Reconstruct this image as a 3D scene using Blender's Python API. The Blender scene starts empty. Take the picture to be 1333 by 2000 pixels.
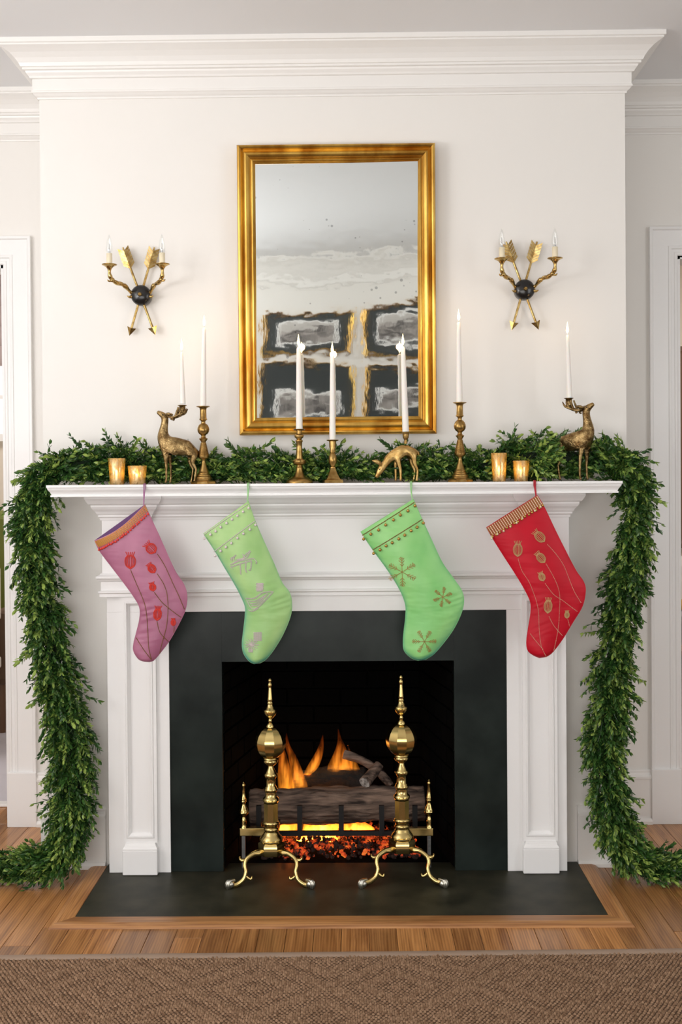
import bpy, bmesh, math, random
import numpy as np
from mathutils import Vector, Matrix, Euler
from mathutils.bvhtree import BVHTree
random.seed(7)
C = bpy.context.scene.collection
S = bpy.context.scene
R = math.radians
# ------------------------------------------------------------------ camera
CX, CD, CZ, YAW, PIT, ROL, SHY, F = .0658, 4.0168, 1.3672, -.0108, .0129, -.0078, -37.96, 2236.0
_f = Vector((math.sin(YAW), math.cos(YAW), 0)); _r = Vector((math.cos(YAW), -math.sin(YAW), 0)); _u = Vector((0, 0, 1))
CF = _f*math.cos(PIT) - _u*math.sin(PIT); _u2 = _u*math.cos(PIT) + _f*math.sin(PIT)
CR = _r*math.cos(ROL) + _u2*math.sin(ROL); CU = _u2*math.cos(ROL) - _r*math.sin(ROL)
cam = bpy.data.cameras.new('camera'); camo = bpy.data.objects.new('camera', cam); C.objects.link(camo)
M = Matrix.Identity(4)
for i in range(3):
    M[i][0], M[i][1], M[i][2] = CR[i], CU[i], -CF[i]
M[0][3], M[1][3], M[2][3] = CX, -CD, CZ
camo.matrix_world = M
cam.sensor_fit = 'VERTICAL'; cam.sensor_height = 36.0; cam.lens = F/2000*36.0; cam.shift_y = SHY/2000
S.camera = camo

def U(px, py, Y):
    """point of the plane y = Y seen at a pixel of the photograph (used to read off measurements)"""
    d = CF + CR*((px-666.5)/F) - CU*((py-1000-SHY)/F)
    t = (Y+CD)/d.y
    return Vector((CX, -CD, CZ)) + d*t

# ------------------------------------------------------------------ world, lights, exposure
w = bpy.data.worlds.new('world'); S.world = w; w.use_nodes = True
w.node_tree.nodes['Background'].inputs[0].default_value = (.75, .85, 1, 1)
w.node_tree.nodes['Background'].inputs[1].default_value = .6
S.view_settings.view_transform = 'Standard'; S.view_settings.look = 'None'
S.view_settings.gamma = 1; S.view_settings.use_curve_mapping = False
S.view_settings.exposure = -0.16
def area(name, loc, target, sx, sy, power, col):
    l = bpy.data.lights.new(name, 'AREA'); l.shape = 'RECTANGLE'; l.size = sx; l.size_y = sy
    l.energy = power; l.color = col
    o = bpy.data.objects.new(name, l); C.objects.link(o); o.location = loc
    o.rotation_euler = (Vector(target)-Vector(loc)).to_track_quat('-Z', 'Y').to_euler()
    return o
area('window_daylight', (-3.05, -2.5, 1.75), (0.2, -0.4, 1.5), 1.7, 2.0, 47, (1, .98, .98))
area('right_fill', (3.05, -2.7, 1.55), (0, -0.2, 1.2), 1.6, 1.8, 37, (.94, .97, 1))  # weaker fill light added from the right; no window known there
area('rear_fill', (-.4, -4.3, .95), (-.1, 0, 1.1), 2.8, 1.1, 50, (1, .98, .96))  # low frontal fill added behind the camera, not a known window
area('upward_fill', (-2.1, -2.7, 1.7), (-1.9, -2.2, 3.4), .9, .9, 48, (1, .98, .98))  # uplight added to brighten the ceiling and soften the room
for x in (-1.5, 1.6):  # two unseen spots added to brighten the rear wall in the mirror
    l = bpy.data.lights.new('rear_wall_fill', 'SPOT'); l.energy = 40; l.spot_size = R(95); l.spot_blend = .8; l.color = (1, .97, .93); l.shadow_soft_size = .05
    o = bpy.data.objects.new('rear_wall_fill', l); C.objects.link(o); o.location = (x, -3.1, 2.83)
    o.rotation_euler = (Vector((x*.2, -4.38, 2.2))-Vector((x, -3.1, 2.83))).to_track_quat('-Z', 'Y').to_euler()
area('left_room_fill', (-2.6, 2.0, 2.6), (-2.2, 2.3, 0), 1.0, 1.0, 30, (1, .95, .92))  # overhead fill added to brighten the left side room
area('right_room_fill', (2.6, 2.0, 2.6), (2.3, 2.5, 0), 1.0, 1.0, 24, (1, .95, .9))  # overhead lamp added so that the right side room is bright

# ------------------------------------------------------------------ materials
def mat(name, col=(.8, .8, .8), rough=.5, metal=0, **k):
    m = bpy.data.materials.new(name); m.use_nodes = True
    b = m.node_tree.nodes['Principled BSDF']
    b.inputs['Base Color'].default_value = (*col, 1); b.inputs['Roughness'].default_value = rough
    b.inputs['Metallic'].default_value = metal
    for a, v in k.items():
        b.inputs[a.replace('_', ' ')].default_value = v
    return m
def N(m, t, **k):
    n = m.node_tree.nodes.new(t)
    for a, v in k.items():
        if a in n.inputs: n.inputs[a].default_value = v
        else: setattr(n, a, v)
    return n
def L(m, a, b): m.node_tree.links.new(a, b)
def BS(m): return m.node_tree.nodes['Principled BSDF']
def coords(m, scale=(1, 1, 1), kind='Object'):
    t = N(m, 'ShaderNodeTexCoord'); p = N(m, 'ShaderNodeMapping'); p.inputs['Scale'].default_value = scale
    L(m, t.outputs[kind], p.inputs['Vector']); return p.outputs['Vector']
def noisecol(m, c1, c2, scale=8, sv=(1, 1, 1), detail=4, lo=.35, hi=.65, c0=None, soc='Base Color'):
    n = N(m, 'ShaderNodeTexNoise'); n.inputs['Scale'].default_value = scale; n.inputs['Detail'].default_value = detail
    L(m, coords(m, sv), n.inputs['Vector'])
    r = N(m, 'ShaderNodeValToRGB'); e = r.color_ramp.elements
    e[0].position = lo; e[0].color = (*c1, 1); e[1].position = hi; e[1].color = (*c2, 1)
    L(m, n.outputs['Fac'], r.inputs['Fac']); L(m, r.outputs['Color'], BS(m).inputs[soc])
    return r, n
def bump(m, scale=30, strength=.2, dist=.002, sv=(1, 1, 1), detail=3, kind='noise'):
    if kind == 'noise':
        n = N(m, 'ShaderNodeTexNoise'); n.inputs['Detail'].default_value = detail; out = n.outputs['Fac']
    else:
        n = N(m, 'ShaderNodeTexVoronoi'); out = n.outputs['Distance']
    n.inputs['Scale'].default_value = scale; L(m, coords(m, sv), n.inputs['Vector'])
    b = N(m, 'ShaderNodeBump'); b.inputs['Strength'].default_value = strength; b.inputs['Distance'].default_value = dist
    L(m, out, b.inputs['Height'])
    bs = BS(m).inputs['Normal']
    if bs.is_linked: L(m, bs.links[0].from_socket, b.inputs['Normal'])
    L(m, b.outputs['Normal'], bs)
    return m
m_wall = mat('wall_paint', (.84, .815, .775), .55); bump(m_wall, 260, .05, .0006)
m_trim = mat('trim_paint', (.87, .85, .82), .35)
m_white = mat('white_paint', (.88, .87, .86), .3)
m_ceil = mat('ceiling_paint', (.85, .85, .86), .7)
m_slate = mat('slate', (.02, .026, .024), .3, Specular_IOR_Level=.22); noisecol(m_slate, (.006, .010, .009), (.017, .024, .021), 7); bump(m_slate, 60, .06, .001)
m_hearth = mat('hearth_slate', (.02, .024, .02), .5); noisecol(m_hearth, (.016, .016, .009), (.040, .037, .022), 9, detail=8); BS(m_hearth).inputs['Specular IOR Level'].default_value = .3; bump(m_hearth, 25, .12, .002)
m_soot = mat('sooty_brick', (.0018, .0017, .0016), .9, Specular_IOR_Level=.05); bump(m_soot, 60, .5, .004)
m_mortar = mat('sooty_mortar', (.004, .0037, .0034), .95, Specular_IOR_Level=.05)
def woodmat(name, cs, rough=.3):
    m = mat(name, cs[0], rough)
    v = coords(m, (1, .06, 1))
    oi = N(m, 'ShaderNodeObjectInfo')
    ad = N(m, 'ShaderNodeVectorMath', operation='ADD'); mu = N(m, 'ShaderNodeMath', operation='MULTIPLY'); mu.inputs[1].default_value = 37
    L(m, oi.outputs['Random'], mu.inputs[0]); L(m, v, ad.inputs[0]); L(m, mu.outputs[0], ad.inputs[1])
    n = N(m, 'ShaderNodeTexNoise'); n.inputs['Scale'].default_value = 45; n.inputs['Detail'].default_value = 5; n.inputs['Distortion'].default_value = .8
    L(m, ad.outputs[0], n.inputs['Vector'])
    wv = N(m, 'ShaderNodeTexWave'); wv.inputs['Scale'].default_value = 38; wv.inputs['Distortion'].default_value = 9; wv.inputs['Detail'].default_value = 2; wv.inputs['Detail Scale'].default_value = .7
    L(m, ad.outputs[0], wv.inputs['Vector'])
    mx = N(m, 'ShaderNodeMath', operation='MULTIPLY_ADD'); mx.inputs[1].default_value = .16
    L(m, wv.outputs['Fac'], mx.inputs[0])
    m2 = N(m, 'ShaderNodeMath', operation='MULTIPLY'); m2.inputs[1].default_value = .84; L(m, n.outputs['Fac'], m2.inputs[0]); L(m, m2.outputs[0], mx.inputs[2])
    r = N(m, 'ShaderNodeValToRGB'); e = r.color_ramp.elements
    e[0].position = .28; e[0].color = (*cs[0], 1); e[1].position = .68; e[1].color = (*cs[1], 1)
    L(m, mx.outputs[0], r.inputs['Fac'])
    hv = N(m, 'ShaderNodeHueSaturation'); ma = N(m, 'ShaderNodeMapRange'); ma.inputs['To Min'].default_value = .72; ma.inputs['To Max'].default_value = 1.28
    L(m, oi.outputs['Random'], ma.inputs['Value']); L(m, ma.outputs[0], hv.inputs['Value']); L(m, r.outputs['Color'], hv.inputs['Color'])
    L(m, hv.outputs['Color'], BS(m).inputs['Base Color'])
    b = N(m, 'ShaderNodeBump'); b.inputs['Strength'].default_value = .15; b.inputs['Distance'].default_value = .001
    L(m, mx.outputs[0], b.inputs['Height']); L(m, b.outputs['Normal'], BS(m).inputs['Normal'])
    return m
m_plank = woodmat('oak_floor', ((.20, .074, .02), (.50, .235, .08)))
m_border = woodmat('oak_border', ((.21, .08, .025), (.48, .235, .085)), .35)
m_dark = mat('dark_gap', (.03, .018, .01), .9)
m_gold = mat('gold_leaf', (.62, .36, .07), .3, 1); noisecol(m_gold, (.42, .2, .03), (.78, .5, .12), 14, (1, 1, .35), 5); bump(m_gold, 40, .12, .001, (1, 1, .4))
m_brass = mat('polished_brass', (.66, .5, .2), .2, 1); bump(m_brass, 120, .03, .0005)
m_antique = mat('antique_brass', (.4, .25, .08), .32, 1); noisecol(m_antique, (.28, .16, .045), (.5, .33, .12), 40, detail=6); bump(m_antique, 90, .15, .001)
m_bronze = mat('cast_bronze', (.34, .22, .09), .36, 1); noisecol(m_bronze, (.13, .075, .028), (.40, .28, .125), 60, detail=7); bump(m_bronze, 110, .55, .003); bump(m_bronze, 220, .5, .0016, kind='v')
m_fawn = mat('fawn_brass', (.5, .34, .12), .34, 1); noisecol(m_fawn, (.34, .2, .06), (.62, .43, .17), 50, detail=5); bump(m_fawn, 150, .5, .002, (1, 1, 2.2))
m_sconce = mat('sconce_brass', (.5, .34, .12), .25, 1); noisecol(m_sconce, (.34, .2, .06), (.6, .44, .18), 60)
m_black = mat('black_enamel', (.012, .011, .011), .22)
m_iron = mat('black_iron', (.01, .009, .009), .6, .3); bump(m_iron, 80, .3, .001)
m_prop = mat('pitted_iron', (.16, .16, .155), .45, .6); bump(m_prop, 120, .6, .003)
m_glare = mat('glare_claw', (.62, .6, .52), .3, 1)  # silvery glare of the claw feet put into the metal colour
m_wax = mat('white_wax', (.9, .87, .82), .45, Subsurface_Weight=.25, Subsurface_Scale=.02)
m_ivory = mat('ivory_sleeve', (.86, .76, .55), .5)
m_wick = mat('wick', (.02, .015, .01), .9)
def emis(name, col, st):
    m = mat(name, (0, 0, 0)); b = BS(m); b.inputs['Emission Color'].default_value = (*col, 1); b.inputs['Emission Strength'].default_value = st
    return m
m_flame = emis('candle_flame', (1, .72, .3), 9)
def glassmat(name, tint, gl=.12, rough=.02):
    m = bpy.data.materials.new(name); m.use_nodes = True; nt = m.node_tree; nt.nodes.clear()
    o = N(m, 'ShaderNodeOutputMaterial'); t = N(m, 'ShaderNodeBsdfTransparent'); t.inputs[0].default_value = (*tint, 1)
    g = N(m, 'ShaderNodeBsdfGlossy'); g.inputs['Roughness'].default_value = rough; g.inputs['Color'].default_value = (1, 1, 1, 1)
    fr = N(m, 'ShaderNodeValue'); fr.outputs[0].default_value = gl
    mx = N(m, 'ShaderNodeMixShader'); L(m, fr.outputs[0], mx.inputs[0]); L(m, t.outputs[0], mx.inputs[1]); L(m, g.outputs[0], mx.inputs[2])
    L(m, mx.outputs[0], o.inputs[0]); return m
m_bulb = glassmat('clear_bulb_glass', (.97, .98, .98), .09)
m_filament = mat('filament_support', (.8, .82, .82), .2, .6)
def votivemat():
    m = bpy.data.materials.new('gold_mercury_glass'); m.use_nodes = True; m.node_tree.nodes.clear()
    o = N(m, 'ShaderNodeOutputMaterial')
    t = N(m, 'ShaderNodeBsdfTransparent'); t.inputs[0].default_value = (1, .84, .52, 1)
    tl = N(m, 'ShaderNodeBsdfTranslucent'); tl.inputs[0].default_value = (.97, .76, .36, 1)
    g = N(m, 'ShaderNodeBsdfGlossy'); g.inputs['Roughness'].default_value = .22; g.inputs['Color'].default_value = (.95, .80, .48, 1)
    n = N(m, 'ShaderNodeTexNoise'); n.inputs['Scale'].default_value = 120; L(m, coords(m, (1, 1, .35)), n.inputs['Vector'])
    r = N(m, 'ShaderNodeMapRange'); r.inputs['From Min'].default_value = .35; r.inputs['From Max'].default_value = .65; r.inputs['To Min'].default_value = .2; r.inputs['To Max'].default_value = .62
    L(m, n.outputs['Fac'], r.inputs['Value'])
    a = N(m, 'ShaderNodeMixShader'); a.inputs[0].default_value = .45; L(m, t.outputs[0], a.inputs[1]); L(m, tl.outputs[0], a.inputs[2])
    b = N(m, 'ShaderNodeMixShader'); L(m, r.outputs[0], b.inputs[0]); L(m, a.outputs[0], b.inputs[1]); L(m, g.outputs[0], b.inputs[2])
    L(m, b.outputs[0], o.inputs[0]); return m
m_votive = votivemat()
def mirrormat():
    m = mat('antique_mirror', (.80, .84, .83), .03, 1)
    v = N(m, 'ShaderNodeTexVoronoi'); v.inputs['Scale'].default_value = 38; v.inputs['Randomness'].default_value = 1
    L(m, coords(m), v.inputs['Vector'])
    n = N(m, 'ShaderNodeTexNoise'); n.inputs['Scale'].default_value = 5; L(m, coords(m), n.inputs['Vector'])
    # foxing spots: sparse dark dots where the low noise is high
    th = N(m, 'ShaderNodeMapRange'); th.inputs['From Min'].default_value = .5; th.inputs['From Max'].default_value = .75; th.inputs['To Min'].default_value = 0; th.inputs['To Max'].default_value = .34
    L(m, n.outputs['Fac'], th.inputs['Value'])
    lt = N(m, 'ShaderNodeMath', operation='SUBTRACT'); L(m, th.outputs[0], lt.inputs[0]); L(m, v.outputs['Distance'], lt.inputs[1])
    sm = N(m, 'ShaderNodeMapRange'); sm.inputs['From Min'].default_value = -.02; sm.inputs['From Max'].default_value = .03; sm.inputs['To Max'].default_value = .55
    L(m, lt.outputs[0], sm.inputs['Value'])
    mx = N(m, 'ShaderNodeMixRGB'); mx.inputs[1].default_value = (.80, .84, .83, 1); mx.inputs[2].default_value = (.2, .22, .23, 1)
    L(m, sm.outputs[0], mx.inputs[0]); L(m, mx.outputs[0], BS(m).inputs['Base Color'])
    bump(m, 10, .05, .006, (1, 1, 1.5), 2); bump(m, 45, .05, .0008, (1.6, 1, .5), 3)
    return m
m_mirror = mirrormat()
def silk(name, c1, c2, teal=None):
    m = mat(name, c1, .42, Sheen_Weight=.1, Sheen_Roughness=.35)
    r, n = noisecol(m, c1, c2, 9, (1, 1, .7), 3)
    if teal:
        lw = N(m, 'ShaderNodeLayerWeight'); lw.inputs['Blend'].default_value = .35
        mx = N(m, 'ShaderNodeMixRGB'); mx.inputs[2].default_value = (*teal, 1)
        mr = N(m, 'ShaderNodeMapRange'); mr.inputs['From Min'].default_value = .06; mr.inputs['From Max'].default_value = .5
        L(m, lw.outputs['Facing'], mr.inputs['Value']); L(m, mr.outputs[0], mx.inputs[0])
        L(m, r.outputs['Color'], mx.inputs[1]); L(m, mx.outputs[0], BS(m).inputs['Base Color'])
    bump(m, 14, .35, .012, (.5, 1, 1.8), 2); bump(m, 700, .08, .0006)
    return m
m_mauve = silk('mauve_silk', (.36, .115, .20), (.46, .17, .27))
m_mauve_in = mat('mauve_lining', (.13, .05, .16), .7)
m_green_a = silk('spring_green_silk', (.30, .54, .18), (.43, .66, .26), (.04, .38, .32))
m_green_b = silk('bright_green_silk', (.22, .58, .17), (.32, .67, .23), (.05, .38, .28))
m_red = silk('red_silk', (.47, .006, .018), (.56, .008, .024)); BS(m_red).inputs['Specular IOR Level'].default_value = .2; BS(m_red).inputs['Sheen Weight'].default_value = 0
m_goldbead = mat('gold_bead', (.52, .31, .08), .28, .85)
m_brownbead = mat('bronze_bead', (.34, .19, .06), .32, .8)
m_silverbead = mat('silver_bead', (.76, .67, .65), .35, .1)
m_flakebead = mat('flake_bead', (.60, .38, .12), .32, .35)
m_palebead = mat('pale_gold_bead', (.82, .72, .5), .3, .6)
m_tulipbead = mat('champagne_bead', (.70, .50, .24), .35, .3)
m_coral = mat('coral_bead', (.70, .045, .03), .35)
m_orange = mat('orange_bead', (.72, .27, .04), .3, .5)
m_mauvetrim = mat('mauve_ribbon', (.34, .11, .26), .6)
m_greentrim = mat('green_ribbon', (.32, .62, .26), .6)
m_redtrim = mat('red_ribbon', (.42, .015, .03), .6)
def leafmat(name='box_leaf'):
    m = mat(name, (.06, .12, .02), .32)
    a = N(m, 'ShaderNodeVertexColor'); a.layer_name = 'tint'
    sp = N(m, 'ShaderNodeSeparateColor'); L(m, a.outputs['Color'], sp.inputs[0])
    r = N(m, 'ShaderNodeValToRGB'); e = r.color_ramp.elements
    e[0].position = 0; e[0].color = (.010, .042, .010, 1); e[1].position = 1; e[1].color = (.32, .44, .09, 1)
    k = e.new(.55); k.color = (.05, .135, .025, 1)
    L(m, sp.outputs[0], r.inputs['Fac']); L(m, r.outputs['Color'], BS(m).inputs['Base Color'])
    return m
m_leaf = leafmat()
m_twig = mat('twig', (.045, .035, .014), .8)
m_core = mat('garland_core', (.008, .018, .007), .9)
m_bark = mat('log_bark', (.16, .09, .055), .9); noisecol(m_bark, (.03, .018, .013), (.25, .165, .12), 55, (.13, 1, 1), 8); bump(m_bark, 40, 1, .02, (.2, 1, 1), 8)
m_char = mat('charred_wood', (.008, .007, .006), .9); bump(m_char, 60, .8, .01)
m_ash = mat('ashy_log_end', (.36, .33, .30), .9); noisecol(m_ash, (.1, .08, .07), (.5, .46, .42), 80)
def embermat():
    m = mat('glowing_ember', (.03, .012, .008), .9)
    oi = N(m, 'ShaderNodeTexNoise'); oi.inputs['Scale'].default_value = 22; oi.inputs['Detail'].default_value = 6; L(m, coords(m), oi.inputs['Vector'])
    r = N(m, 'ShaderNodeValToRGB'); e = r.color_ramp.elements
    e[0].position = .5; e[0].color = (0, 0, 0, 1); e[1].position = .8; e[1].color = (1, .42, .05, 1); k = e.new(.6); k.color = (.75, .07, .012, 1)
    L(m, oi.outputs['Fac'], r.inputs['Fac']); L(m, r.outputs['Color'], BS(m).inputs['Emission Color']); BS(m).inputs['Emission Strength'].default_value = 1.0
    return m
m_ember = embermat()
def firemat(name, c1, c2, s1, s2, z0, z1):
    m = bpy.data.materials.new(name); m.use_nodes = True; m.node_tree.nodes.clear()
    o = N(m, 'ShaderNodeOutputMaterial'); e = N(m, 'ShaderNodeEmission')
    g = N(m, 'ShaderNodeTexCoord'); sx = N(m, 'ShaderNodeSeparateXYZ'); L(m, g.outputs['Object'], sx.inputs[0])
    mr = N(m, 'ShaderNodeMapRange'); mr.inputs['From Min'].default_value = z0; mr.inputs['From Max'].default_value = z1
    L(m, sx.outputs['Z'], mr.inputs['Value'])
    r = N(m, 'ShaderNodeValToRGB'); q = r.color_ramp.elements; q[0].color = (*c1, 1); q[1].color = (*c2, 1)
    L(m, mr.outputs[0], r.inputs['Fac']); L(m, r.outputs['Color'], e.inputs['Color'])
    st = N(m, 'ShaderNodeMapRange'); st.inputs['To Min'].default_value = s1; st.inputs['To Max'].default_value = s2
    L(m, mr.outputs[0], st.inputs['Value'])
    nz_ = N(m, 'ShaderNodeTexNoise'); nz_.inputs['Scale'].default_value = 55; mp_ = N(m, 'ShaderNodeMapping'); mp_.inputs['Scale'].default_value = (1, 1, .22); L(m, g.outputs['Object'], mp_.inputs[0]); L(m, mp_.outputs[0], nz_.inputs['Vector'])
    nr_ = N(m, 'ShaderNodeMapRange'); nr_.inputs['From Min'].default_value = .36; nr_.inputs['From Max'].default_value = .62; nr_.inputs['To Min'].default_value = .25; nr_.inputs['To Max'].default_value = 1.5; L(m, nz_.outputs['Fac'], nr_.inputs['Value'])
    ml_ = N(m, 'ShaderNodeMath', operation='MULTIPLY'); L(m, st.outputs[0], ml_.inputs[0]); L(m, nr_.outputs[0], ml_.inputs[1]); L(m, ml_.outputs[0], e.inputs['Strength'])
    L(m, e.outputs[0], o.inputs['Volume']); return m
m_sisal = mat('brown_sisal', (.22, .12, .065), .9); noisecol(m_sisal, (.16, .085, .042), (.36, .225, .135), 120, detail=6); bump(m_sisal, 350, .5, .002)
m_sisalbase = mat('sisal_ground', (.085, .045, .022), .95)  # darker than the loops: shade in the pockets between them put into the colour
m_binding = mat('taupe_binding', (.33, .235, .17), .85); bump(m_binding, 500, .3, .001)

# ------------------------------------------------------------------ mesh builder
class MB:
    def __init__(s): s.v = []; s.f = []; s.sm = []
    def add(s, vs, fs, sm=False):
        o = len(s.v); s.v += [tuple(p) for p in vs]
        s.f += [tuple(i+o for i in q) for q in fs]; s.sm += [sm]*len(fs); return s
    def box(s, x0, x1, y0, y1, z0, z1, b=0):
        if x0 > x1: x0, x1 = x1, x0
        if y0 > y1: y0, y1 = y1, y0
        if z0 > z1: z0, z1 = z1, z0
        bm = bmesh.new(); bmesh.ops.create_cube(bm, size=1)
        for v in bm.verts: v.co = Vector(((x0+x1)/2+v.co.x*(x1-x0), (y0+y1)/2+v.co.y*(y1-y0), (z0+z1)/2+v.co.z*(z1-z0)))
        if b: bmesh.ops.bevel(bm, geom=bm.edges[:], offset=b, segments=2, affect='EDGES', profile=.5)
        return s.bm(bm)
    def bm(s, bm, sm=False):
        bm.verts.index_update(); s.add([v.co[:] for v in bm.verts], [[v.index for v in f.verts] for f in bm.faces], sm); bm.free(); return s
    def rings(s, rs, closed=True, cap=True, sm=True, loop=False):
        n = len(rs[0]); vs = [p for r_ in rs for p in r_]; fs = []
        for i in range(len(rs)-1 if not loop else len(rs)):
            a = i*n; b = ((i+1) % len(rs))*n
            for k in range(n if closed else n-1):
                j = (k+1) % n
                fs.append((a+k, a+j, b+j, b+k))
        s.add(vs, fs, sm)
        if cap and not loop:
            s.add(rs[0], [tuple(range(n))[::-1]]); s.add(rs[-1], [tuple(range(n))])
        return s
    def lathe(s, prof, c=(0, 0, 0), seg=24, sm=True, split=False, rot=0):
        """prof = [(radius, z)], bottom to top or top to bottom"""
        if split:
            for k in range(seg):
                a, b = 2*math.pi*k/seg+rot, 2*math.pi*(k+1)/seg+rot
                vs = []; fs = []
                for r_, z in prof:
                    vs += [(c[0]+r_*math.cos(a), c[1]+r_*math.sin(a), c[2]+z), (c[0]+r_*math.cos(b), c[1]+r_*math.sin(b), c[2]+z)]
                for i in range(len(prof)-1): fs.append((2*i, 2*i+1, 2*i+3, 2*i+2))
                s.add(vs, fs, True)
            return s
        rs = [[(c[0]+max(r_, 1e-5)*math.cos(2*math.pi*k/seg+rot), c[1]+max(r_, 1e-5)*math.sin(2*math.pi*k/seg+rot), c[2]+z) for k in range(seg)] for r_, z in prof]
        return s.rings(rs, sm=sm)
    def tube(s, pts, rad, seg=10, sm=True, cap=True):
        pts = [Vector(p) for p in pts]; n = len(pts)
        rad = rad if isinstance(rad, (list, tuple)) else [rad]*n
        rs = []; prev = None
        for i, p in enumerate(pts):
            t = (pts[min(i+1, n-1)]-pts[max(i-1, 0)]).normalized()
            if prev is None: a = t.orthogonal().normalized()
            else: a = (prev-t*prev.dot(t)).normalized()
            prev = a; b = t.cross(a)
            rs.append([tuple(p+(a*math.cos(2*math.pi*k/seg)+b*math.sin(2*math.pi*k/seg))*rad[i]) for k in range(seg)])
        return s.rings(rs, cap=cap, sm=sm)
    def ball(s, c, r_, seg=12, rng=8, sc=(1, 1, 1)):
        rs = []
        for i in range(rng+1):
            a = math.pi*i/rng; q = max(math.sin(a), 1e-3)
            rs.append([(c[0]+r_*sc[0]*q*math.cos(2*math.pi*k/seg), c[1]+r_*sc[1]*q*math.sin(2*math.pi*k/seg), c[2]-r_*sc[2]*math.cos(a)) for k in range(seg)])
        return s.rings(rs)
    def bead(s, c, r_):
        x, y, z = c
        return s.add([(x+r_, y, z), (x-r_, y, z), (x, y+r_, z), (x, y-r_, z), (x, y, z+r_), (x, y, z-r_)],
                     [(0, 2, 4), (2, 1, 4), (1, 3, 4), (3, 0, 4), (2, 0, 5), (1, 2, 5), (3, 1, 5), (0, 3, 5)], True)
    def sweep(s, path, prof, closed=False, side=1, sm=False):
        """horizontal path [(x, y)], profile [(outward, z)] with mitred corners; outward = right of travel * side"""
        P = [Vector(p) for p in path]; n = len(P); offs = []
        for i in range(n):
            ds = []
            if i > 0 or closed: ds.append((P[i]-P[i-1]).normalized())
            if i < n-1 or closed: ds.append((P[(i+1) % n]-P[i]).normalized())
            ns = [Vector((d.y, -d.x))*side for d in ds]
            if len(ns) == 1: offs.append(ns[0])
            else:
                m_ = (ns[0]+ns[1]).normalized(); offs.append(m_/max(m_.dot(ns[0]), .2))
        rs = [[(P[i].x+offs[i].x*p, P[i].y+offs[i].y*p, z) for p, z in prof] for i in range(n)]
        for i in range(n-1 if not closed else n):
            s.rings([rs[i], rs[(i+1) % n]], closed=True, cap=False, sm=sm)
        if not closed:
            s.add(rs[0], [tuple(range(len(prof)))]); s.add(rs[-1], [tuple(range(len(prof)))[::-1]])
        return s
    def build(s, name, m, parent=None, kind=None, sharp=None):
        off = Vector((0, 0, 0)); p = parent
        while p is not None: off += p.location; p = p.parent
        me = bpy.data.meshes.new(name)
        me.from_pydata([(x-off.x, y-off.y, z-off.z) for x, y, z in s.v], [], s.f)
        me.polygons.foreach_set('use_smooth', s.sm); me.validate()
        b = bmesh.new(); b.from_mesh(me); bmesh.ops.recalc_face_normals(b, faces=b.faces[:]); b.to_mesh(me); b.free()
        if sharp: me.set_sharp_from_angle(angle=R(sharp))
        me.materials.append(m)
        o = bpy.data.objects.new(name, me); C.objects.link(o)
        if parent: o.parent = parent
        if kind: o['kind'] = kind
        return o
def tag(o, label=None, cat=None, group=None, kind=None):
    for a, v in (('label', label), ('category', cat), ('group', group), ('kind', kind)):
        if v: o[a] = v
    return o
def thing(name, label, cat, loc=(0, 0, 0), group=None, kind=None):
    o = bpy.data.objects.new(name, None); C.objects.link(o); o.location = loc; o.empty_display_size = .05
    return tag(o, label, cat, group, kind)
def copy_tree(o, parent=None):
    c = o.copy(); C.objects.link(c); c.parent = parent
    for ch in list(o.children): copy_tree(ch, c)
    return c
def spline(pts, n=6):
    """Catmull-Rom through points of any dimension"""
    P = [Vector(p) for p in pts]; out = []
    for i in range(len(P)-1):
        a = P[max(i-1, 0)]; b = P[i]; c = P[i+1]; d = P[min(i+2, len(P)-1)]
        for k in range(n):
            t = k/n
            out.append(.5*((2*b)+(c-a)*t+(2*a-5*b+4*c-d)*t*t+(3*b-a-3*c+d)*t**3))
    out.append(P[-1]); return out
def bx(x0, x1, y0, y1, z0, z1, b=0): return MB().box(x0, x1, y0, y1, z0, z1, b)

# ================================================================== ROOM SHELL
CEIL = 2.876; BX0, BX1, RY = -1.025, 1.023, .49
LD, RD = -1.305, 1.340            # door opening edges
REAR = -4.38; XL, XR = -3.2, 3.2
def struct(name, mb, m, parent=None): return mb.build(name, m, parent, 'structure' if parent is None else None)
# chimney breast with the fireplace opening
mb = MB()
mb.box(BX0, -.42, 0, RY, 0, CEIL); mb.box(.44, BX1, 0, RY, 0, CEIL); mb.box(-.42, .44, 0, RY, .76, CEIL)
struct('wall_chimney', mb, m_wall)
mb = MB(); mb.box(LD, BX0, RY, RY+.14, 0, CEIL); mb.box(-2.3, LD, RY, RY+.14, 2.215, CEIL); mb.box(XL, -2.3, RY, RY+.14, 0, CEIL)
struct('wall_recess_left', mb, m_wall)
mb = MB(); mb.box(BX1, RD, RY, RY+.14, 0, CEIL); mb.box(RD, 2.35, RY, RY+.14, 2.22, CEIL); mb.box(2.35, XR, RY, RY+.14, 0, CEIL)
struct('wall_recess_right', mb, m_wall)
struct('wall_left', bx(XL-.12, XL, REAR, RY+.14, 0, CEIL), m_wall)
struct('wall_right', bx(XR, XR+.12, REAR, RY+.14, 0, CEIL), m_wall)
struct('wall_rear', bx(XL-.12, XR+.12, REAR-.12, REAR, 0, CEIL), m_wall)
struct('ceiling', bx(XL-.12, XR+.12, REAR-.12, 3.6, CEIL, CEIL+.1), m_ceil)
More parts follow.
